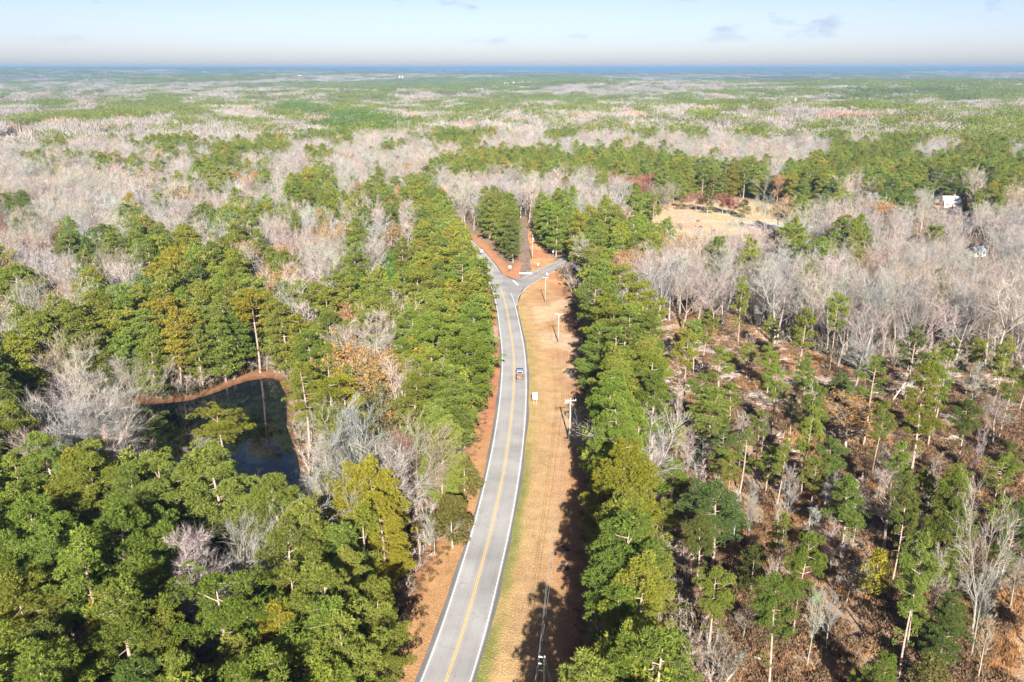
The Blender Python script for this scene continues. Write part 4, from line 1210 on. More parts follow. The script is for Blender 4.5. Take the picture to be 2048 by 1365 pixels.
# middle-distance prototypes, trunk and crown in one mesh
def proto_mesh(name, parts):
    mb, mats = joined(parts); return mb.mesh(name, mats)
mid = {"pine": [], "bare": [], "young": [], "oak": [], "ever": []}
for i, (st, h, r, cb_) in enumerate(PINE_SPEC):
    t, c = pine(100 + i, h, r, cb_, st, 0.35); mid["pine"].append(proto_mesh("pine_mid", [(t, M_PBARK), (c, M_NEEDLE)]))
for i in range(3):
    t, c = young_pine(200 + i, 6.5 + i, 1.9 + 0.2 * i, 0.3); mid["young"].append(proto_mesh("young_mid", [(t, M_PBARK), (c, M_NEEDLE)]))
for i, (st, h, sp, fk) in enumerate([("vase", 22, 10, 0.42), ("vase", 24, 11, 0.48), ("spreading", 20, 12, 0.36), ("oval", 23, 5.0, 0.4), ("oval", 19, 4.2, 0.4), ("vase", 18, 9, 0.3), ("spreading", 22, 12, 0.44)]):
    t, c, _ = bare(300 + i, h, sp, st, 0.35, 0, 0.10, fk); mid["bare"].append(proto_mesh("bare_mid", [(t, M_TWIG), (c, M_TWIG)]))
for i, (st, h, sp, lf) in enumerate([("spreading", 18, 11, 0.85), ("vase", 20, 10, 0.6), ("spreading", 16, 10, 0.95)]):
    t, c, l = bare(400 + i, h, sp, st, 0.35, lf, 0.14); mid["oak"].append(proto_mesh("oak_mid", [(t, M_OBARK), (c, M_OBARK), (l, M_LEAF)]))
for i, (st, h, r) in enumerate([("cone", 11, 3.0), ("round", 12, 4.0), ("cone", 9, 2.4)]):
    t, c = evergreen(500 + i, h, r, 0.3, st); mid["ever"].append(proto_mesh("ever_mid", [(t, M_OBARK), (c, M_LEAF)]))

# far prototypes: a patch of woodland about 34 m across with every crown still its own clump
def far_pines(seed, size, gap, big):
    g = np.random.default_rng(seed); cb, tb = MB(), MB()
    for i in np.arange(-size / 2, size / 2, gap):
        for j in np.arange(-size / 2, size / 2, gap):
            x, y = i + g.uniform(0, gap), j + g.uniform(0, gap); h = g.uniform(15, 23); r = g.uniform(2.6, 4.2) * big
            for k in range(3):
                P, D = puff_points(np.array([x + g.normal(0, r * 0.4), y + g.normal(0, r * 0.4), h - r * g.uniform(0.4, 1.3)]), r * 0.72, 7, g, 0.9, -0.3)
                tufts(cb, P, D, 1.7 * big, 1.1 * big, 1, g, 0, 0.5)
            tb.tube([(x, y, 0), (x, y, h * 0.75)], [0.25, 0.15], 3)
    return proto_mesh("pine_patch", [(tb, M_PBARK), (cb, M_NEEDLE)])
def far_bare(seed, size, gap, big):
    g = np.random.default_rng(seed); cb, tb = MB(), MB()
    for i in np.arange(-size / 2, size / 2, gap):
        for j in np.arange(-size / 2, size / 2, gap):
            x, y = i + g.uniform(0, gap), j + g.uniform(0, gap); h = g.uniform(14, 21); r = g.uniform(3.4, 5.4) * big
            n = 46
            D = unit(g.normal(0, 1, (n, 3)) * np.array([0.62, 0.62, 0.3]) + np.array([0, 0, 0.9]))
            C = np.array([x, y, h * 0.42]) + D * g.uniform(0.05, 0.55, (n, 1)) * r
            L = g.uniform(0.5, 1.0, (n, 1)) * (h * 0.55); s = unit(np.cross(D, unit(g.normal(0, 1, D.shape)))); W = g.uniform(0.18, 0.45, (n, 1)) * big
            cb.tris(np.stack([C - s * W * 0.3, C + D * L + s * W, C + D * L - s * W * 0.4], 1).reshape(-1, 3), np.arange(3 * n).reshape(-1, 3))
            tb.tube([(x, y, 0), (x, y, h * 0.6)], [0.28, 0.15], 3)
    return proto_mesh("bare_patch", [(tb, M_TWIG), (cb, M_TWIG)])

pts = {"pine": [], "bare": []}
for t in rest:
    key = "bare" if t["kind"] in ("bare", "oak") else "pine"
    base = {"pine": 0, "young": 10, "ever": 13, "bare": 0, "oak": 7}[t["kind"]]
    if t["kind"] == "oak" and t["vis"] == 0 and False: continue
    pts[key].append(((t["x"], t["y"], t["z"]), (0, 0, t["rz"]), (t["sx"], t["sx"], t["s"]), base + t["v"], tint_of(t)))
n_pm, n_bm = 16, 10
# mixed far woodland: class from the photograph's bands, broken up by noise
g_ = np.random.default_rng(5)
for r0, r1, step, pk, sc0 in ((MID_END - 8, 2100, 26, 0, 1.0), (2100, 5200, 42, 2, 1.35), (5200, 11500, 90, 4, 2.6), (11500, 22800, 190, 4, 5.2)):
    r = r0
    while r < r1:
        na = max(2, int(1.36 * r / step))
        for k in range(na):
            a = -0.68 + 1.36 * (k + g_.random()) / na; rr = r + g_.uniform(-0.5, 0.5) * step
            x, y = rr * math.sin(a), rr * math.cos(a); z = float(hgt(x, y))
            px, py, dd = to_px(x, y, z + 16)
            wob = (fbm([x], [y], 140, 61)[0] - 0.5)
            cls = canopy(px + wob * 70 + g_.normal(0, 7), min(319, py + wob * 9 + g_.normal(0, 1.6)))
            if rr > 2600:
                n_ = fbm([x], [y * 0.6], 620, 63)[0] - z * 0.0028; cls = "B" if n_ > 0.53 else "P"
                if rr > 5200 and fbm([x], [y], 900, 64)[0] > 0.66: continue
            if cls == "." : continue
            if cls in "PDE" and rr < 2600:
                t_ = to_px(x, y, z + 23); c2 = canopy(t_[0] + wob * 70, min(319, t_[1] + wob * 9))
                if c2 in "BR" and g_.random() < 0.75: cls = "B"
            if g_.random() < 0.16: cls = "B" if cls in "PDg" else "P"
            if np.min(np.hypot(FARROAD[:, 0] - x, FARROAD[:, 1] - y)) < 30: continue
            tin = np.array(TINT["D" if cls == "D" else "g" if cls == "g" else "P" if cls in "PE" else "B"]) * (0.95 if cls in "PDgE" else 0.9) * g_.uniform(0.8, 1.15)
            if cls == "g": tin = np.array((0.12, 0.185, 0.04))
            if cls == "R" or (cls == "B" and g_.random() < 0.05): tin = np.array((0.29, 0.19, 0.15)) * g_.uniform(0.8, 1.1); cls = "R"
            h_ = g_.uniform(0.85, 1.12) * (1.0 if sc0 < 2 else 1.1)
            ent = ((x, y, z - 0.5), (0, 0, g_.uniform(0, 6.28)), (sc0, sc0, h_), (n_pm if cls in "PDgE" else n_bm) + pk // 2 * 2 % 4 + int(g_.integers(0, 2)), tin)
            pts["pine" if cls in "PDgE" else "bare"].append(ent)
        r += step
protos_p = mid["pine"] + mid["young"] + mid["ever"] + [far_pines(600, 30, 5.4, 1.0), far_pines(601, 30, 5.4, 1.0), far_pines(602, 34, 6.2, 1.2), far_pines(603, 34, 6.2, 1.2)]
protos_b = mid["bare"] + mid["oak"] + [far_bare(610, 30, 6.0, 1.0), far_bare(611, 30, 6.0, 1.0), far_bare(612, 34, 6.8, 1.2), far_bare(613, 34, 6.8, 1.2)]
for key, nm, pr in (("pine", "pine_woodland", protos_p), ("bare", "leafless_woodland", protos_b)):
    E = pts[key]
    scatter(nm, pr, [e[0] for e in E], [e[1] for e in E], [e[2] for e in E], [e[3] for e in E], [e[4] for e in E])
    print(nm, len(E))


# ------------------------------------------------------------------ undergrowth: brush, sedge, slash, shrubs (nobody could count them)
def brush_mesh(seed, r, h, n, L, W, bl, up):
    g = np.random.default_rng(seed); mb = MB()
    for _ in range(int(g.integers(4, 7))):
        a, rr = g.uniform(0, 6.28), r * math.sqrt(g.random()) * 0.8
        P, D = puff_points(np.array([math.cos(a) * rr, math.sin(a) * rr, h * g.uniform(0.35, 0.75)]), r * g.uniform(0.35, 0.6), n, g, h / r * 0.6, -0.5)
        tufts(mb, P, unit(D + np.array([0, 0, up])), L, W, bl, g, 0, 0.6)
    for _ in range(8):
        a = g.uniform(0, 6.28); e = np.array([math.cos(a) * r * 0.6, math.sin(a) * r * 0.6, h * g.uniform(0.8, 1.2)])
        mb.tube([(0, 0, 0), e * 0.5 + np.array([0, 0, h * 0.15]), e], [0.03, 0.022, 0.008], 3)
    return mb.mesh("brush_clump", M_BRUSH)
def sedge_mesh(seed):
    g = np.random.default_rng(seed); mb = MB(); n = 46
    C = np.concatenate([g.normal(0, 0.35, (n, 2)), g.uniform(0, 0.25, (n, 1))], 1); D = unit(np.concatenate([g.normal(0, 0.28, (n, 2)), np.ones((n, 1))], 1))
    tufts(mb, C, D, 0.8, 0.09, 2, g, 0, 0.2); return mb.mesh("sedge_tuft", M_BRUSH)
def slash_mesh(seed, n, L):
    g = np.random.default_rng(seed); mb = MB(); base = g.uniform(-0.5, 0.5)
    for _ in range(n):
        a = base + g.normal(0, 0.45); l = g.uniform(0.4, 1.0) * L; c = np.array([g.normal(0, L * 0.28), g.normal(0, L * 0.2), g.uniform(0.05, 0.5)]); d = np.array([math.cos(a), math.sin(a), g.normal(0, 0.1)])
        mid_ = c + np.array([0, 0, g.uniform(-0.1, 0.15)]); mb.tube([c - d * l / 2, mid_, c + d * l / 2], [0.045, 0.04, 0.012], 3)
        if g.random() < 0.6:
            e = rot_about(unit(d), 0.6, g.uniform(0, 6.28), g); mb.tube([mid_, mid_ + e * l * 0.4], [0.025, 0.008], 3)
    return mb.mesh("slash_heap", M_TWIG)
def shrub_mesh(seed, h, n):
    g = np.random.default_rng(seed); mb = MB(); C, D, L = [], [], []
    for s_ in range(n):
        a = g.uniform(0, 6.28); d = unit(np.array([math.cos(a) * 0.5, math.sin(a) * 0.5, 1.0]) + g.normal(0, 0.15, 3)); l = h * g.uniform(0.6, 1)
        p1 = d * l * 0.5; p2 = p1 + unit(d + g.normal(0, 0.2, 3)) * l * 0.5; mb.tube([(0, 0, 0), p1, p2], [0.04, 0.03, 0.01], 3)
        for _ in range(14):
            f = g.uniform(0.3, 1); c = p1 + (p2 - p1) * f; C.append(c); D.append(unit(d + g.normal(0, 0.55, 3))); L.append(h * g.uniform(0.15, 0.3))
    C, D, L = np.array(C), np.array(D), np.array(L)[:, None]; s = unit(np.cross(D, unit(g.normal(0, 1, D.shape)))) * 0.028
    mb.tris(np.stack([C - s, C + s, C + D * L], 1).reshape(-1, 3), np.arange(3 * len(C)).reshape(-1, 3)); return mb.mesh("twiggy_shrub", M_TWIG)

def area_points(n, r0, r1, a=0.66):
    rr = np.sqrt(rng.uniform(r0 * r0, r1 * r1, n)); aa = rng.uniform(-a, a, n); return rr * np.sin(aa), rr * np.cos(aa)
def gz_fast(x, y):
    """ground height for many points"""
    z = hgt(x, y); off = np.full(len(x), 99.0); m = (np.abs(x) < 60) & (y < 430); off[m] = road_off(x[m], y[m])[0]
    so = np.full(len(x), 1e9)
    for p in SD_: so = np.minimum(so, np.hypot(x - p[0], y - p[1]))
    pin, pd = inside(POND, x, y), poly_dist(POND, x, y); sd = np.where(pin, -pd, pd)
    z = np.where(sd < 3, np.interp(sd, [-6, 0, 3], [-2.2, -0.7, 0]), z)
    return z + smooth(22, 34, np.abs(off)) * smooth(8, 16, so) * smooth(2, 10, np.abs(sd)) * ((fbm(x, y, 34, 21, 2) - 0.5) * 1.6 + (vnoise(x, y, 5, 22) - 0.5) * 0.35), off, sd, so
def lay(name, protos, x, y, z, s0, s1, tints, pick=None, tilt=0.0):
    n = len(x); k = rng.integers(0, len(tints), n); T = np.array(tints)[k] * rng.uniform(0.75, 1.25, (n, 1))
    s = rng.uniform(s0, s1, (n, 1)); rot = np.zeros((n, 3)); rot[:, 2] = rng.uniform(0, 6.28, n)
    return scatter(name, protos, np.stack([x, y, z], 1), rot, np.repeat(s, 3, 1), rng.integers(0, len(protos), n), T)

x, y = area_points(150000, 60, 330); z, off, sd, so = gz_fast(x, y)
cutm = inside(CUT, x, y) & (sd > 2)
n2 = fbm(x, y, 9, 32); n1 = fbm(x, y, 16, 51); nsl = fbm(x, y * 2.0, 22, 52)
u = rng.random(len(x))
near_k = smooth(240, 150, y)
m = cutm & (u < (0.08 + 0.55 * smooth(0.40, 0.62, n2)) * (0.30 + 0.7 * near_k)); sel = np.nonzero(m)[0][:9000]
lay("brush", [brush_mesh(700 + i, 0.9 + 0.15 * i, 1.1 + 0.12 * i, 26, 0.34, 0.15, 2, 0.3) for i in range(4)], x[sel], y[sel], z[sel], 0.5, 1.35,
    [(0.26, 0.178, 0.105), (0.29, 0.20, 0.12), (0.22, 0.15, 0.09), (0.33, 0.205, 0.11), (0.28, 0.165, 0.095)])
u = rng.random(len(x)); m = cutm & (u < 0.62 * smooth(0.47, 0.62, n1) + 0.03); sel = np.nonzero(m)[0][:9000]
lay("broom_sedge", [sedge_mesh(720 + i) for i in range(3)], x[sel], y[sel], z[sel], 0.7, 1.5, [(0.52, 0.29, 0.12), (0.48, 0.28, 0.13), (0.43, 0.27, 0.145)])
u = rng.random(len(x)); m = cutm & (u < 0.30 * smooth(0.40, 0.58, nsl) * smooth(160, 215, y) + 0.006); sel = np.nonzero(m)[0][:5000]
lay("logging_slash", [slash_mesh(740 + i, 12, 3.0 + 0.5 * i) for i in range(4)], x[sel], y[sel], z[sel], 0.6, 1.5, [(0.36, 0.32, 0.285), (0.30, 0.26, 0.23), (0.27, 0.21, 0.175)])
# forest floor: twiggy shrubs, saplings and low evergreen scrub, thinning with distance
wood = ~cutm & (sd > 1.0) & (np.abs(off) > 7.5) & (so > 6)
eLx = np.interp(y, [p[1] for p in EDGE_L], [p[0] for p in EDGE_L]); eRx = np.interp(y, [p[1] for p in EDGE_R], [p[0] for p in EDGE_R])
verge = (off > -40) & (off < 40) & (y < 335) & (x > eLx - 1.0) & (x < eRx + 0.8)
cj_in = inside(CLEAR_J, x, y)
wood &= ~verge & ~cj_in & ~inside(MEADOW, x, y)
u = rng.random(len(x)); wood &= ~((sd < 1.6) & (y > 172))
sel = np.nonzero(wood & (u < 0.11))[0][:13000]
lay("understory", [shrub_mesh(760 + i, 2.6 + i * 0.8, 9) for i in range(3)], x[sel], y[sel], z[sel], 0.6, 1.5, [(0.26, 0.215, 0.18), (0.24, 0.185, 0.145), (0.29, 0.245, 0.205)])
u = rng.random(len(x)); sel = np.nonzero(wood & (u < 0.05 + 0.05 * smooth(0.45, 0.6, n2)))[0][:9000]
lay("undergrowth", [brush_mesh(780 + i, 1.1, 1.5, 22, 0.36, 0.2, 2, 0.1) for i in range(3)], x[sel], y[sel], z[sel], 0.6, 1.7,
    [(0.085, 0.105, 0.03), (0.12, 0.11, 0.035), (0.20, 0.11, 0.055), (0.17, 0.12, 0.07), (0.06, 0.085, 0.03)])
# a loose fringe of leaves and low twigs where the mown verge meets the trees
m = verge & (np.minimum(np.abs(x - eLx), np.abs(x - eRx)) < 2.4) & (np.abs(off) > 6) & (rng.random(len(x)) < 0.3); sel = np.nonzero(m)[0][:1500]
lay("verge_weeds", [brush_mesh(790 + i, 0.6, 0.6, 12, 0.25, 0.1, 2, 0.2) for i in range(2)], x[sel], y[sel], z[sel], 0.5, 1.1, [(0.24, 0.14, 0.07), (0.28, 0.17, 0.08), (0.18, 0.15, 0.05)])

# ------------------------------------------------------------------ fallen logs and a leaning snag in the clearing
M_LOG = mat("weathered_log", (0.46, 0.42, 0.37), 0.9, var=0.25, scale=2)
def log(p0, p1, r, label):
    a, b = at(*p0), at(*p1); za, zb = ground_z(*a) + r, ground_z(*b) + r
    mb = MB(); c = np.array([(a[0] + b[0]) / 2, (a[1] + b[1]) / 2, (za + zb) / 2]); A, B = np.array([*a, za]) - c, np.array([*b, zb]) - c
    t = unit(B - A); s = np.array([-t[1], t[0], 0]); L_ = float(np.linalg.norm(B - A))
    mb.tube([A, A * 0.3 + B * 0.3 * -0 + s * 0.12, B * 0.4 - s * 0.1, B], [r, r * 0.95, r * 0.75, r * 0.5], 7, cap=True)
    o = thing("fallen_log", label, "log", tuple(c), 0, "logs left lying in the clearing"); mb.build("trunk", M_LOG, o, True)
    st = MB()
    for k in range(3):
        f = 0.35 + 0.2 * k; p = A + (B - A) * f; d = unit(t * 0.6 + s * (1 if k % 2 else -1) + np.array([0, 0, 0.4])); st.tube([p, p + d * min(1.6, L_ * 0.2)], [r * 0.3, r * 0.1], 4)
    st.build("branch_stub", M_LOG, o)
for p0, p1, r, lb in [((1628, 784), (1664, 790), .22, "pale log beside the short blue-green pine in the clearing"), ((1961, 768), (2003, 757), .26, "long pale log slanting up towards the hardwoods at the clearing edge"),
                      ((1899, 876), (1936, 890), .25, "whitish log at the upper end of the long slash line"), ((1934, 886), (1974, 908), .25, "whitish log at the lower end of the long slash line"),
                      ((1756, 890), (1822, 897), .16, "thin grey log lying across rust sedge mid clearing"), ((1476, 708), (1528, 716), .2, "grey log among slash near the clearing's upper left corner"),
                      ((1573, 703), (1600, 712), .2, "short pale log just below the first hardwood trunks"), ((1820, 752), (1850, 748), .22, "pale log at the foot of the tallest white trunk"),
                      ((1470, 1256), (1516, 1262), .16, "dark-barked thin log in brown brush near the verge row"), ((1484, 1312), (1538, 1322), .18, "thin log by the bottom pines of the clearing"),
                      ((1990, 1118), (2046, 1128), .2, "pale log beyond the big white upswept tree"), ((1940, 1268), (1968, 1270), .15, "short white log at the foot of the big white upswept tree"),
                      ((1300, 660), (1345, 668), .2, "grey log left of the lone thin pine near verge row")]:
    log(p0, p1, r, lb)
bx, by = at(1778, 812); mb = MB(); sn = thing("leaning_snag", "dead grey trunk leaning steeply over the slash in the clearing", "dead tree", (bx, by, ground_z(bx, by)))
mb.tube([(0, 0, -0.2), (1.9, 0.4, 3.0), (3.9, 0.9, 6.2)], [0.2, 0.16, 0.07], 6); mb.build("trunk", M_LOG, sn, True)
mb = MB(); mb.tube([(1.9, .4, 3.0), (1.2, .8, 4.2)], [0.07, 0.02], 4); mb.tube([(2.9, .6, 4.6), (4.2, .3, 5.2)], [0.06, 0.02], 4); mb.build("branch", M_LOG, sn)

# ------------------------------------------------------------------ utility poles and wires
M_POLE = mat("grey_pole_wood", (0.31, 0.285, 0.245), 0.9, var=0.2, scale=1.5)
M_PGREEN = mat("green_treated_pole", (0.27, 0.30, 0.235), 0.9, var=0.2, scale=1.5)
M_ARM = mat("crossarm_wood", (0.42, 0.39, 0.35), 0.9, var=0.2, scale=3)
M_INS = mat("pale_insulator", (0.75, 0.75, 0.72), 0.35, spec=0.5)
M_METAL = mat("galvanised_steel", (0.45, 0.46, 0.47), 0.5, metal=0.6)
M_CAN = mat("transformer_grey", (0.55, 0.57, 0.58), 0.5)
M_WIRE = mat("weathered_wire", (0.36, 0.35, 0.34), 0.6, metal=0.3)
M_YG = mat("yellow_plastic", (0.70, 0.50, 0.04), 0.5)
def pole(p, H, r, m, label):
    o = thing("utility_pole", label, "utility pole", (p[0], p[1], 0), 0, "utility poles along the verge")
    mb = MB(); mb.tube([(0, 0, -0.4), (0, 0, H * 0.5), (0, 0, H)], [r, r * 0.85, r * 0.68], 10, cap=True); mb.build("pole", m, o, True); return o
def insulator(mb, c, s=1.0):
    mb.tube([c, (c[0], c[1], c[2] + 0.12 * s), (c[0], c[1], c[2] + 0.26 * s)], [0.05 * s, 0.09 * s, 0.05 * s], 8, cap=True)
PA, PB, PC, PD, PE = (4.1, 82.0), at(1139, 882), at(1116.7, 686), at(1090.5, 606), at(1065, 519)
A = pole(PA, 11.0, 0.19, M_PGREEN, "nearest pole with three pale insulator arms stacked on its left side")
for i, zz in enumerate((10.8, 9.75, 8.7)):
    mb = MB(); mb.tube([(-0.1, 0, zz - 0.05), (-0.75, 0, zz + 0.1)], [0.06, 0.05], 8, cap=True)
    for k in range(4): mb.tube([(-0.3 - k * 0.12, 0, zz + k * 0.03), (-0.34 - k * 0.12, 0, zz + 0.01 + k * 0.03)], [0.11, 0.11], 8, cap=True)
    mb.build("insulator_arm", M_INS, A, True)
for e in ((2.6, -1.2, 0.0), (4.0, 0.6, 0.0)):
    mb = MB(); mb.tube([(0.15, 0, 10.3 if e[0] < 3 else 9.0), e], [0.03, 0.03], 5); mb.build("guy_wire", M_WIRE, A)
B = pole(PB, 10.6, 0.2, M_PGREEN, "second pole with crossarm and cutouts, bare against the shaded verge")
mb = MB(); mb.box((0, -0.2, 10.1), (2.5, 0.12, 0.14)); mb.build("crossarm", M_ARM, B)
for xx in (-1.15, -0.6, 0.6, 1.15):
    mb = MB(); insulator(mb, (xx, -0.2, 10.17)); mb.build("insulator", M_INS, B, True)
mb = MB(); mb.tube([(-0.95, -0.3, 9.95), (-1.3, -0.45, 9.6)], [0.08, 0.06], 7, cap=True); mb.tube([(-0.5, -0.3, 9.95), (-0.75, -0.45, 9.6)], [0.08, 0.06], 7, cap=True); mb.build("cutout_fuse", M_INS, B, True)
for e in ((3.4, 1.0, 0.05), (5.0, 1.6, 0.05)):
    mb = MB(); mb.tube([(0.15, 0, 9.8), e], [0.022, 0.022], 5); mb.build("guy_wire", M_WIRE, B)
    d = unit(np.array([0.15, 0, 9.8]) - np.array(e)); mb = MB(); mb.tube([np.array(e), np.array(e) + d * 2.2], [0.06, 0.06], 6, cap=True); mb.build("guy_guard", M_YG, B)
C_ = pole(PC, 9.6, 0.18, M_POLE, "third pole, T-shaped with a double crossarm, level beyond the pickup")
mb = MB(); mb.box((0, -0.2, 9.3), (2.5, 0.12, 0.14)); mb.build("crossarm", M_ARM, C_)
for xx in (-1.1, -0.55, 0.55, 1.1):
    mb = MB(); insulator(mb, (xx, -0.2, 9.37)); mb.build("insulator", M_INS, C_, True)
mb = MB(); mb.tube([(-0.75, -0.2, 9.24), (0, -0.2, 8.5)], [0.03, 0.03], 4); mb.tube([(0.75, -0.2, 9.24), (0, -0.2, 8.5)], [0.03, 0.03], 4); mb.build("arm_brace", M_METAL, C_)
mb = MB(); mb.tube([(0.15, 0, 9.0), (2.4, -4.0, 0.05)], [0.022, 0.022], 5); mb.build("guy_wire", M_WIRE, C_)
D_ = pole(PD, 9.8, 0.17, M_POLE, "fourth pole beside the stop sign at the junction")
mb = MB(); mb.box((0, -0.2, 9.5), (2.2, 0.12, 0.14)); mb.build("crossarm", M_ARM, D_)
for xx in (-0.95, 0.0, 0.95):
    mb = MB(); insulator(mb, (xx, -0.2, 9.57)); mb.build("insulator", M_INS, D_, True)
E_ = pole(PE, 11.0, 0.17, M_POLE, "farthest pole, standing right of the broken driveway beyond the junction")
mb = MB(); insulator(mb, (0, 0, 11.0), 1.3); mb.build("insulator", M_INS, E_, True)
mb = MB(); mb.tube([(0.32, -0.05, 8.7), (0.32, -0.05, 9.5)], [0.2, 0.2], 10, cap=True); mb.build("transformer", M_CAN, E_, True)
mb = MB(); mb.tube([(-0.1, 0, 7.5), (-0.9, -0.2, 7.7)], [0.04, 0.03], 5); mb.box((-1.0, -0.2, 7.7), (0.4, 0.2, 0.1)); mb.build("lamp_arm", M_METAL, E_)
def wire(a, b, sag, label, n=14):
    t = np.linspace(0, 1, n)[:, None]; a, b = np.array(a), np.array(b); P = a + (b - a) * t; P[:, 2] -= (4 * t * (1 - t))[:, 0] * sag
    o0 = P[0].copy(); mb = MB(); mb.tube(P - o0, np.full(n, 0.024), 5); o = mb.build("overhead_wire", M_WIRE, None, True, tuple(o0)); tag(o, label, "wire", "wires strung from pole to pole")
PRE = (-7.0, 0.0)
for (xa, za), (xb, zb), w_ in (((-.75, 10.9), (-1.15, 10.45), "upper"), ((-.75, 9.85), (-.6, 10.45), "middle"), ((-.75, 8.8), (.6, 10.45), "lower")):
    wire((PA[0] + xa, PA[1], za), (PB[0] + xb, PB[1] - .2, zb), 0.9, f"thin wire between nearest and second poles, {w_} of the three")
    wire((PRE[0] + xa, PRE[1], za), (PA[0] + xa, PA[1], za), 0.9, f"thin wire running out of view from the nearest pole's {w_} insulator arm")
for i, xx in enumerate((-1.15, -.6, .6, 1.15)):
    wire((PB[0] + xx, PB[1] - .2, 10.45), (PC[0] + xx * .96, PC[1] - .2, 9.65), 0.8, f"thin wire between second and third poles, {('left outer', 'left inner', 'right inner', 'right outer')[i]} of the four")
for i, (xa, xb) in enumerate(((-1.1, -.95), (.55, 0), (1.1, .95))):
    wire((PC[0] + xa, PC[1] - .2, 9.65), (PD[0] + xb, PD[1] - .2, 9.85), 0.5, f"thin wire between third and fourth poles, {('left', 'middle', 'right')[i]} of the three")
wire((PD[0], PD[1] - .2, 9.85), (PE[0], PE[1], 11.3), 0.6, "single thin wire between the fourth and the farthest pole")

# ------------------------------------------------------------------ road signs, board, mailboxes
M_SIGNW = mat("white_board_paint", (0.84, 0.84, 0.84), 0.5)
M_SIGNB = mat("bare_aluminium_sheet", (0.62, 0.63, 0.64), 0.45, metal=0.4)
M_POST = mat("timber_post", (0.42, 0.36, 0.28), 0.9, var=0.2, scale=4)
bp_ = at(1070, 809)
s = thing("board_sign", "large plain white board on two wooden legs beside the road", "sign", (*bp_, 0), R(2))
mb = MB(); mb.box((0, 0, 2.25), (1.05, 0.06, 1.8)); mb.build("board", M_SIGNW, s)
for xx in (-0.3, 0.3):
    mb = MB(); mb.box((xx, 0.08, 1.3), (0.09, 0.09, 2.9)); mb.build("leg", M_POST, s)
mb = MB(); mb.box((0, 0, 3.178), (1.14, 0.09, 0.05)); mb.box((-0.548, 0, 2.25), (0.04, 0.09, 1.8)); mb.box((0.548, 0, 2.25), (0.04, 0.09, 1.8)); mb.build("edge_trim", M_SIGNW, s)
def sign(px, py, H, w, hh, label, name, face, n=4, face_rz=0.0):
    p = at(px, py); o = thing(name, label, "sign", (*p, 0), face_rz, "traffic signs at the junction")
    mb = MB(); mb.tube([(0, 0, -.2), (0, 0, H)], [0.05, 0.05], 6, cap=True); mb.build("post", M_METAL, o)
    mb = MB()
    if n == 4: mb.box((0, -0.07, H - hh / 2 + .1), (w, 0.025, hh))
    else:
        P_ = [(math.cos(R(22.5 + 45 * k)) * w / 2, math.sin(R(22.5 + 45 * k)) * hh / 2 + H - hh / 2) for k in range(8)]
        V = [(q[0], -0.06, q[1]) for q in P_] + [(q[0], -0.085, q[1]) for q in P_]; mb.poly(V, [tuple(range(8)), tuple(range(15, 7, -1))] + [(k, (k + 1) % 8, 8 + (k + 1) % 8, 8 + k) for k in range(8)])
    mb.build("panel", face, o); return o
sign(1020, 546, 3.0, 0.9, 1.0, "white road sign on a post at the grassy corner left of the driveway", "road_sign", M_SIGNW)
sign(1094, 560, 2.9, 0.85, 0.85, "stop sign seen from behind at the side road's right edge", "stop_sign", M_SIGNB, 8, R(160))
sign(1076, 538, 2.2, 0.6, 0.75, "small white sign by a dark post between driveway and side road", "road_sign", M_SIGNW)
sign(1106, 512, 2.4, 0.8, 0.8, "white sign at the tree edge up the side road", "road_sign", M_SIGNW)
sign(964, 511, 2.4, 0.9, 0.9, "white road sign at the bend on the left road edge", "road_sign", M_SIGNW)
p = at(1074.5, 543); o = thing("mailbox", "dark mailbox on a short post beside the side road", "mailbox", (*p, 0))
mb = MB(); mb.box((0, 0, 0.55), (0.1, 0.1, 1.1)); mb.build("post", M_POST, o)
mb = MB(); mb.prism([(-0.25, 1.1), (0.25, 1.1), (0.25, 1.3), (0.18, 1.4), (-0.18, 1.4), (-0.25, 1.3)], -0.12, 0.12); mb.build("box", mat("black_steel", (0.03, 0.03, 0.032), 0.4), o)

# ------------------------------------------------------------------ a few old tyres dumped under the verge row
M_TYRE = mat("old_rubber", (0.025, 0.024, 0.024), 0.85)
def torus(mb, Rr, r, n=18, k=8, sq=1.0):
    V = []; F = []
    for i in range(n):
        a = i * 2 * math.pi / n
        for j in range(k):
            b = j * 2 * math.pi / k; q = Rr + r * math.cos(b); V.append((q * math.cos(a), q * math.sin(a), r * sq * math.sin(b)))
    for i in range(n):
        for j in range(k):
            a_, b_, c_, d_ = i * k + j, ((i + 1) % n) * k + j, ((i + 1) % n) * k + (j + 1) % k, i * k + (j + 1) % k; F += [(a_, b_, c_), (a_, c_, d_)]
    mb.tris(V, F)
mb = MB(); torus(mb, 0.30, 0.12); tyre = mb.mesh("old_tyre", M_TYRE, True)
for i, (px, py, lb) in enumerate([(1127, 1094, "black tyre at the top of the heap under the verge row"), (1133, 1101, "black tyre touching the top tyre, nearer the trees"), (1127, 1126, "black tyre in the middle of the scattered heap"), (1134, 1138, "black tyre below the middle one, against the trees"), (1118, 1142, "lowest black tyre, set apart on the road side")]):
    p = at(px, py); o = place("old_tyre", tyre, None, (p[0], p[1], 0.11)); o.rotation_euler = (0.12 * (i - 2), 0.1 * i, i); o.scale = (1.15, 1.15, 1.1); tag(o, lb, "tyre", "old tyres dumped beside the verge row")


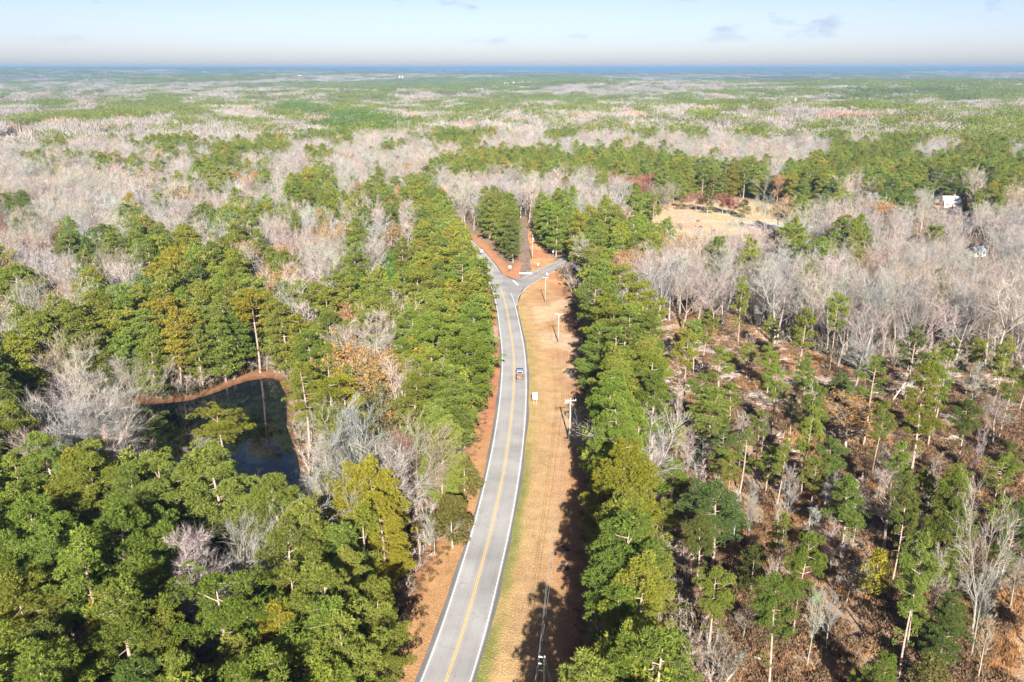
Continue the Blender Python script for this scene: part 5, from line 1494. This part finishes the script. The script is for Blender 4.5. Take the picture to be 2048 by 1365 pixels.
# ------------------------------------------------------------------ the pickup on the road
def paint(name, col, rough=0.25):
    m = mat(name, col, rough, spec=0.5); m.node_tree.nodes["Principled BSDF"].inputs["Coat Weight"].default_value = 0.6; return m
M_BLUE, M_GLASS, M_BLK = paint("teal_blue_paint", (0.005, 0.055, 0.095)), mat("dark_glass", (0.012, 0.018, 0.035), 0.05, spec=0.6), mat("black_plastic", (0.02, 0.02, 0.02), 0.6)
M_CHROME, M_RUST, M_LAMP = mat("chrome", (0.7, 0.7, 0.7), 0.15, metal=0.9), mat("rust_orange_load", (0.40, 0.125, 0.035), 0.8, var=0.2, scale=3), mat("red_lamp", (0.16, 0.01, 0.01), 0.2)
M_ROOF = paint("sun_glint_roof", (0.30, 0.25, 0.26))  # pinkish white sun glint put into the roof's colour
i_ = int(np.argmin(np.abs(ROAD[:, 1] - 206.5))); c = ROAD[i_] + RN[i_] * 1.62; hd = math.atan2(RT[i_][1], RT[i_][0]) - math.pi / 2
T = thing("pickup_truck", "dark pickup with teal bonnet, pale sun-glint roof and orange load driving away", "pickup truck", (c[0], c[1], 0.03), hd)
T.scale = (0.96, 1.5, 1.1)
W2 = 0.98
mb = MB()
mb.prism([(-2.75, 0.45), (2.80, 0.42), (2.86, 0.75), (2.78, 1.0), (1.45, 1.12), (-0.55, 1.12), (-0.55, 0.62), (-2.75, 0.62)], -W2, W2)
mb.build("body", M_BLUE, T)
mb = MB(); mb.prism([(1.28, 1.13), (0.62, 1.74), (-0.42, 1.76), (-0.58, 1.13)], -W2 + 0.10, W2 - 0.10); mb.build("cab", M_BLUE, T)
mb = MB(); mb.prism([(0.62, 1.745), (0.55, 1.80), (-0.36, 1.81), (-0.42, 1.765)], -W2 + 0.15, W2 - 0.15); mb.build("roof", M_ROOF, T)
mb = MB(); mb.prism([(2.74, 1.02), (2.6, 1.10), (1.5, 1.19), (1.38, 1.13)], -W2 + 0.12, W2 - 0.12); mb.build("bonnet", M_BLUE, T)
mb = MB(); mb.poly([(-0.80, 1.245, 1.20), (0.80, 1.245, 1.20), (0.74, 0.68, 1.72), (-0.74, 0.68, 1.72)], [(0, 1, 2, 3)]); mb.build("windscreen", M_GLASS, T)
mb = MB(); mb.poly([(-0.76, -0.572, 1.22), (0.76, -0.572, 1.22), (0.72, -0.452, 1.68), (-0.72, -0.452, 1.68)], [(1, 0, 3, 2)]); mb.build("rear_window", M_GLASS, T)
for s_ in (-1, 1):
    mb = MB(); xx = s_ * (W2 - 0.092); mb.poly([(xx, 1.05, 1.2), (xx, 0.58, 1.66), (xx, -0.36, 1.68), (xx, -0.48, 1.2)], [(0, 1, 2, 3)]); mb.build("side_window", M_GLASS, T)
    mb = MB(); mb.box((s_ * (W2 + 0.02), 1.0, 1.27), (0.22, 0.12, 0.18)); mb.build("mirror", M_BLK, T)
    mb = MB(); mb.box((s_ * (W2 - 0.05), -1.68, 0.92), (0.09, 2.1, 0.58)); mb.build("bed_side", M_BLUE, T)
    mb = MB(); mb.box((s_ * (W2 - 0.09), -2.79, 0.92), (0.13, 0.05, 0.34)); mb.build("tail_lamp", M_LAMP, T)
    mb = MB(); mb.box((s_ * (W2 - 0.2), 2.83, 0.82), (0.32, 0.06, 0.16)); mb.build("headlight", M_CHROME, T)
    for yy in (1.75, -1.72):
        mb = MB(); torus(mb, 0.27, 0.125, 20, 8, 0.95); w = mb.build("wheel", M_TYRE, T, True, (s_ * (W2 - 0.1), yy, 0.38)); w.rotation_euler = (0, math.pi / 2, 0)
        mb = MB(); mb.tube([(0, 0, -0.06), (0, 0, 0.06)], [0.2, 0.2], 12, cap=True); mb.build("rim", M_CHROME, w)
mb = MB(); mb.box((0, -2.74, 0.92), (1.78, 0.06, 0.56)); mb.build("tailgate", mat("grey_tailgate", (0.085, 0.09, 0.095), 0.5), T)
mb = MB(); mb.box((0, -2.88, 0.50), (1.9, 0.2, 0.2)); mb.build("rear_bumper", mat("scuffed_bumper", (0.16, 0.16, 0.16), 0.5), T)
mb = MB(); mb.box((0, 2.9, 0.5), (1.9, 0.16, 0.22)); mb.build("front_bumper", M_CHROME, T)
mb = MB(); mb.box((0, -1.65, 0.64), (1.74, 2.1, 0.03)); mb.build("bed_floor", M_BLK, T)
o = MB(); o.box((0.0, -2.3, 0.92), (1.5, 2.6, 0.34)); ob = o.build("cargo", M_RUST, None, False, (c[0], c[1], 0.03), hd); tag(ob, "orange load filling the pickup's bed", "cargo")
o = MB(); o.box((0, 0, 0), (0.26, 1.3, 0.1)); rm = Vector((-0.3, -2.9)); rm.rotate(__import__("mathutils").Matrix.Rotation(hd, 2)); ob = o.build("plank", mat("pale_plank", (0.34, 0.32, 0.30)), None, False, (c[0] + rm.x, c[1] + rm.y, 1.17), hd + 0.7); tag(ob, "white plank lying diagonally across the pickup's load", "plank")

# ------------------------------------------------------------------ house, shed, far buildings
M_SHING = mat("grey_shingle", (0.46, 0.47, 0.50), 0.85, var=0.12, scale=2); M_WALL = mat("cream_siding", (0.55, 0.52, 0.46), 0.8, var=0.06, scale=2); M_BROOF = mat("blue_grey_roof", (0.20, 0.27, 0.31), 0.6, var=0.1, scale=2)
def house(px, py, L_, D, hw, hr, roof, wall, label, rz=0.0, chim=True, base=None):
    p = base or at(px, py); z0 = float(hgt(*p))
    H = thing("house", label, "house", (p[0], p[1], z0), rz)
    mb = MB(); mb.box((0, 0, hw / 2), (L_, D, hw)); mb.prism([(-D / 2, hw), (D / 2, hw), (0, hw + hr)], -L_ / 2, L_ / 2); mb.build("wall", wall, H)
    for s_ in (-1, 1):
        mb = MB(); e = 0.45; sl = hr / (D / 2); V = [(-L_ / 2 - e, s_ * (D / 2 + e), hw - sl * e + .03), (L_ / 2 + e, s_ * (D / 2 + e), hw - sl * e + .03), (L_ / 2 + e, 0, hw + hr + .03), (-L_ / 2 - e, 0, hw + hr + .03)]
        V += [(a_, b_, c_ + 0.15) for a_, b_, c_ in V]; f = [(0, 3, 2, 1), (4, 5, 6, 7), (0, 1, 5, 4), (1, 2, 6, 5), (2, 3, 7, 6), (3, 0, 4, 7)]
        mb.poly(V, f); r_ = mb.build("roof", roof, H)
    if chim: mb = MB(); mb.box((L_ * 0.22, 0.5, hw + hr + 0.3), (0.9, 0.7, 1.6)); mb.build("chimney", mat("brick_red", (0.30, 0.12, 0.08)), H)
    for k in range(3):
        xx = (-0.3 + 0.3 * k) * L_
        if k == 1: mb = MB(); mb.box((xx, -D / 2 - .03, 1.05), (1.0, 0.06, 2.1)); mb.build("door", mat("brown_door", (0.16, 0.09, 0.05)), H); continue
        mb = MB(); mb.box((xx, -D / 2 - .03, 1.6), (1.4, 0.06, 1.3)); w = mb.build("window", M_SIGNW, H); mb = MB(); mb.box((xx, -D / 2 - .07, 1.6), (1.2, 0.03, 1.1)); mb.build("pane", M_GLASS, w)
    return H
house(1899, 413, 9.5, 8, 3.0, 3.2, M_SHING, M_WALL, "house with a broad pale grey gable roof among trees beyond the pasture", R(-6))
house(1951, 512, 6.2, 5, 2.4, 1.7, M_BROOF, M_WALL, "small shed with blue-grey roof half hidden in bare hardwoods", R(20), False)
house(1256, 428, 6, 5, 2.6, 2.0, M_BROOF, M_WALL, "low dark-roofed outbuilding behind the round pine at the pasture's left end", R(15), False)
def far_place(px, py):
    p = at(px, py); k = 1.0
    for _ in range(6):
        z = float(hgt(*p)); p = at(px, py, z)
    return p
for px, py, L_, lb in ((601, 168, 15, "tiny white building on the pale far ridge, left of the middle"), (369, 150, 24, "tiny white building far off beyond the dark left woods"), (410, 151, 18, "tiny white building right of the other far white building")):
    p = far_place(px, py); H = house(px, py, L_, L_ * 0.5, 6, 3, M_WALL, M_WALL, lb, 0.1, False, base=p); H.location.z += 13

# ------------------------------------------------------------------ power line towers and a radio mast far off
M_TOWER = mat("white_steel", (0.78, 0.78, 0.78), 0.5)
def tower(px, pyb, pyt, twin, label):
    p = far_place(px, pyb); z = float(hgt(*p)); H = CAM_H - p[1] * math.tan(dep(pyt)) - z; wd = max(0.45, p[1] / FPX * 0.9)
    o = thing("power_pylon", label, "pylon", (p[0], p[1], z), 0, "white power line pylons far off")
    gap = p[1] / FPX * 5.5
    for s_ in ((-1, 1) if twin else (0,)):
        mb = MB(); mb.tube([(s_ * gap / 2, 0, -1), (s_ * gap / 2 + wd * .2, 0, H)], [wd * 0.8, wd * 0.55], 6, cap=True); mb.build("leg", M_TOWER, o)
    mb = MB(); mb.box((0, 0, H * 0.86), (gap * 1.5 if twin else wd * 4, wd * .5, wd * .4)); mb.build("crossarm", M_METAL, o)
for px, b_, t_, tw, lb in ((1588, 224, 196, 0, "tallest single white pylon, right of the middle distance"), (1761, 219, 200, 0, "single white pylon right of the tallest one"), (2034, 227, 208, 1, "twin white pylon at the far right, nearest of its line"), (1464, 204, 194, 1, "twin white pylon left of the tallest single one"),
                           (1388, 201, 191, 0, "thin single white pylon between two twin ones"), (1330, 197, 186, 1, "twin white pylon on the pale slope"), (1245, 195, 187, 1, "twin white pylon above the dark green hollow"), (1041, 171, 164, 1, "tiny twin pylon in the blue woods, middle of the view"),
                           (1027, 174, 164, 0, "tiny single pylon just left of the middle twin"), (1012, 176, 165, 1, "twin white pylon at the left end of the line"), (802, 160, 152, 1, "tiny twin pylon in the far blue woods, left")):
    tower(px, b_ + 3, t_, tw, lb)
p = far_place(84, 158); zb = float(hgt(*p)); H = CAM_H - p[1] * math.tan(dep(132.5)) - zb
o = thing("radio_mast", "thin tall radio mast reaching the horizon at far left", "mast", (*p, zb))
mb = MB(); q = [(math.cos(a) * .9, math.sin(a) * .9) for a in (0, 2.09, 4.19)]
for a_ in q: mb.tube([(*a_, 0), (*a_, H)], [0.25, 0.25], 4)
mb.build("mast_leg", M_METAL, o)
mb = MB(); n = int(H / 3)
for k in range(n): mb.tube([(*q[k % 3], k * 3), (*q[(k + 1) % 3], k * 3 + 3)], [0.12, 0.12], 3)
mb.build("lattice", M_METAL, o)

# ------------------------------------------------------------------ pasture: white post, fence, two horses
p = at(1287.5, 437); o = thing("marker_post", "tall white post at the pasture's left end", "post", (*p, 0)); mb = MB(); mb.tube([(0, 0, -.2), (0, 0, 5.2)], [0.16, 0.14], 8, cap=True); mb.build("post", M_SIGNW, o); mb = MB(); mb.box((0, -0.1, 4.6), (0.75, 0.4, 1.3)); mb.build("box", mat("pale_blue_box", (0.45, 0.52, 0.68), 0.5), o)
FP = spline([at(1355, 447), at(1420, 446), at(1480, 447), at(1540, 443), at(1600, 444), at(1660, 447), at(1715, 447)], 3.2)
o = thing("fence", "long grey post and rail fence across the pasture", "fence", (*FP[0], 0))
mp = MB(); mp.box((0, 0, 0.6), (0.12, 0.12, 1.3)); pm = mp.mesh("fence_post", M_POST)
for q_ in FP: place("post", pm, o, (q_[0] - FP[0][0], q_[1] - FP[0][1], 0))
for zz in (0.5, 1.05):
    mb = MB(); mb.tube([(a[0] - FP[0][0], a[1] - FP[0][1] - .09, zz) for a in FP], np.full(len(FP), 0.05), 4); mb.build("rail", M_POST, o)
def horse(px, py, rz, label):
    p = at(px, py)
    V = [(0, 0, 1.25), (0.45, 0, 1.28), (0.85, 0, 1.3), (1.15, 0, 1.1), (1.45, 0, 0.7), (1.62, 0, 0.42), (-0.35, 0, 1.3), (-0.62, 0, 1.22),
         (0.8, .2, 0.85), (0.78, .2, .45), (0.8, .2, .03), (0.8, -.2, 0.85), (0.84, -.2, .45), (0.8, -.2, .03), (-.6, .2, .85), (-.72, .2, .5), (-.64, .2, .03), (-.6, -.2, .85), (-.72, -.2, .5), (-.62, -.2, .03), (-.82, 0, .95), (-.84, 0, .5)]
    E = [(0, 1), (1, 2), (2, 3), (3, 4), (4, 5), (0, 6), (6, 7), (2, 8), (8, 9), (9, 10), (2, 11), (11, 12), (12, 13), (7, 14), (14, 15), (15, 16), (7, 17), (17, 18), (18, 19), (7, 20), (20, 21)]
    Rr = [.33, .33, .3, .2, .15, .1, .33, .28, .13, .07, .06, .13, .07, .06, .17, .08, .06, .17, .08, .06, .06, .04]
    me = bpy.data.meshes.new("horse"); me.from_pydata(V, E, []); o = place("horse", me, None, (p[0], p[1], 0), rz)
    sk = o.modifiers.new("skin", "SKIN"); lay_ = me.skin_vertices[0].data if me.skin_vertices else None
    if lay_ is None:
        bpy.context.view_layer.objects.active = o; bpy.ops.mesh.customdata_skin_add(); lay_ = me.skin_vertices[0].data
    for d_, r_ in zip(lay_, Rr): d_.radius = (r_, r_)
    lay_[0].use_root = True
    o.modifiers.new("smooth", "SUBSURF").levels = 1; me.materials.append(mat("dark_brown_coat", (0.045, 0.028, 0.02), 0.7)); tag(o, label, "horse", "horses grazing in the pasture")
horse(1395, 446, R(15), "dark horse grazing, the one farther up the pasture"); horse(1400, 458, R(-25), "dark horse grazing, the one nearer the bare woods")

# ------------------------------------------------------------------ the air
mb = MB(); mb.box((0, 11900, 5.0), (47900, 24600, 190))
hz_ = mb.build("haze", []); tag(hz_, kind="stuff")
hm_ = bpy.data.materials.new("haze"); hm_.use_nodes = True; nt = hm_.node_tree; nt.nodes.clear()
pv = nt.nodes.new("ShaderNodeVolumePrincipled"); pv.inputs["Color"].default_value = (0.15, 0.295, 0.50, 1); pv.inputs["Density"].default_value = 1.1e-4; pv.inputs["Anisotropy"].default_value = 0.0
oo = nt.nodes.new("ShaderNodeOutputMaterial"); nt.links.new(pv.outputs[0], oo.inputs["Volume"]); hz_.data.materials.append(hm_)
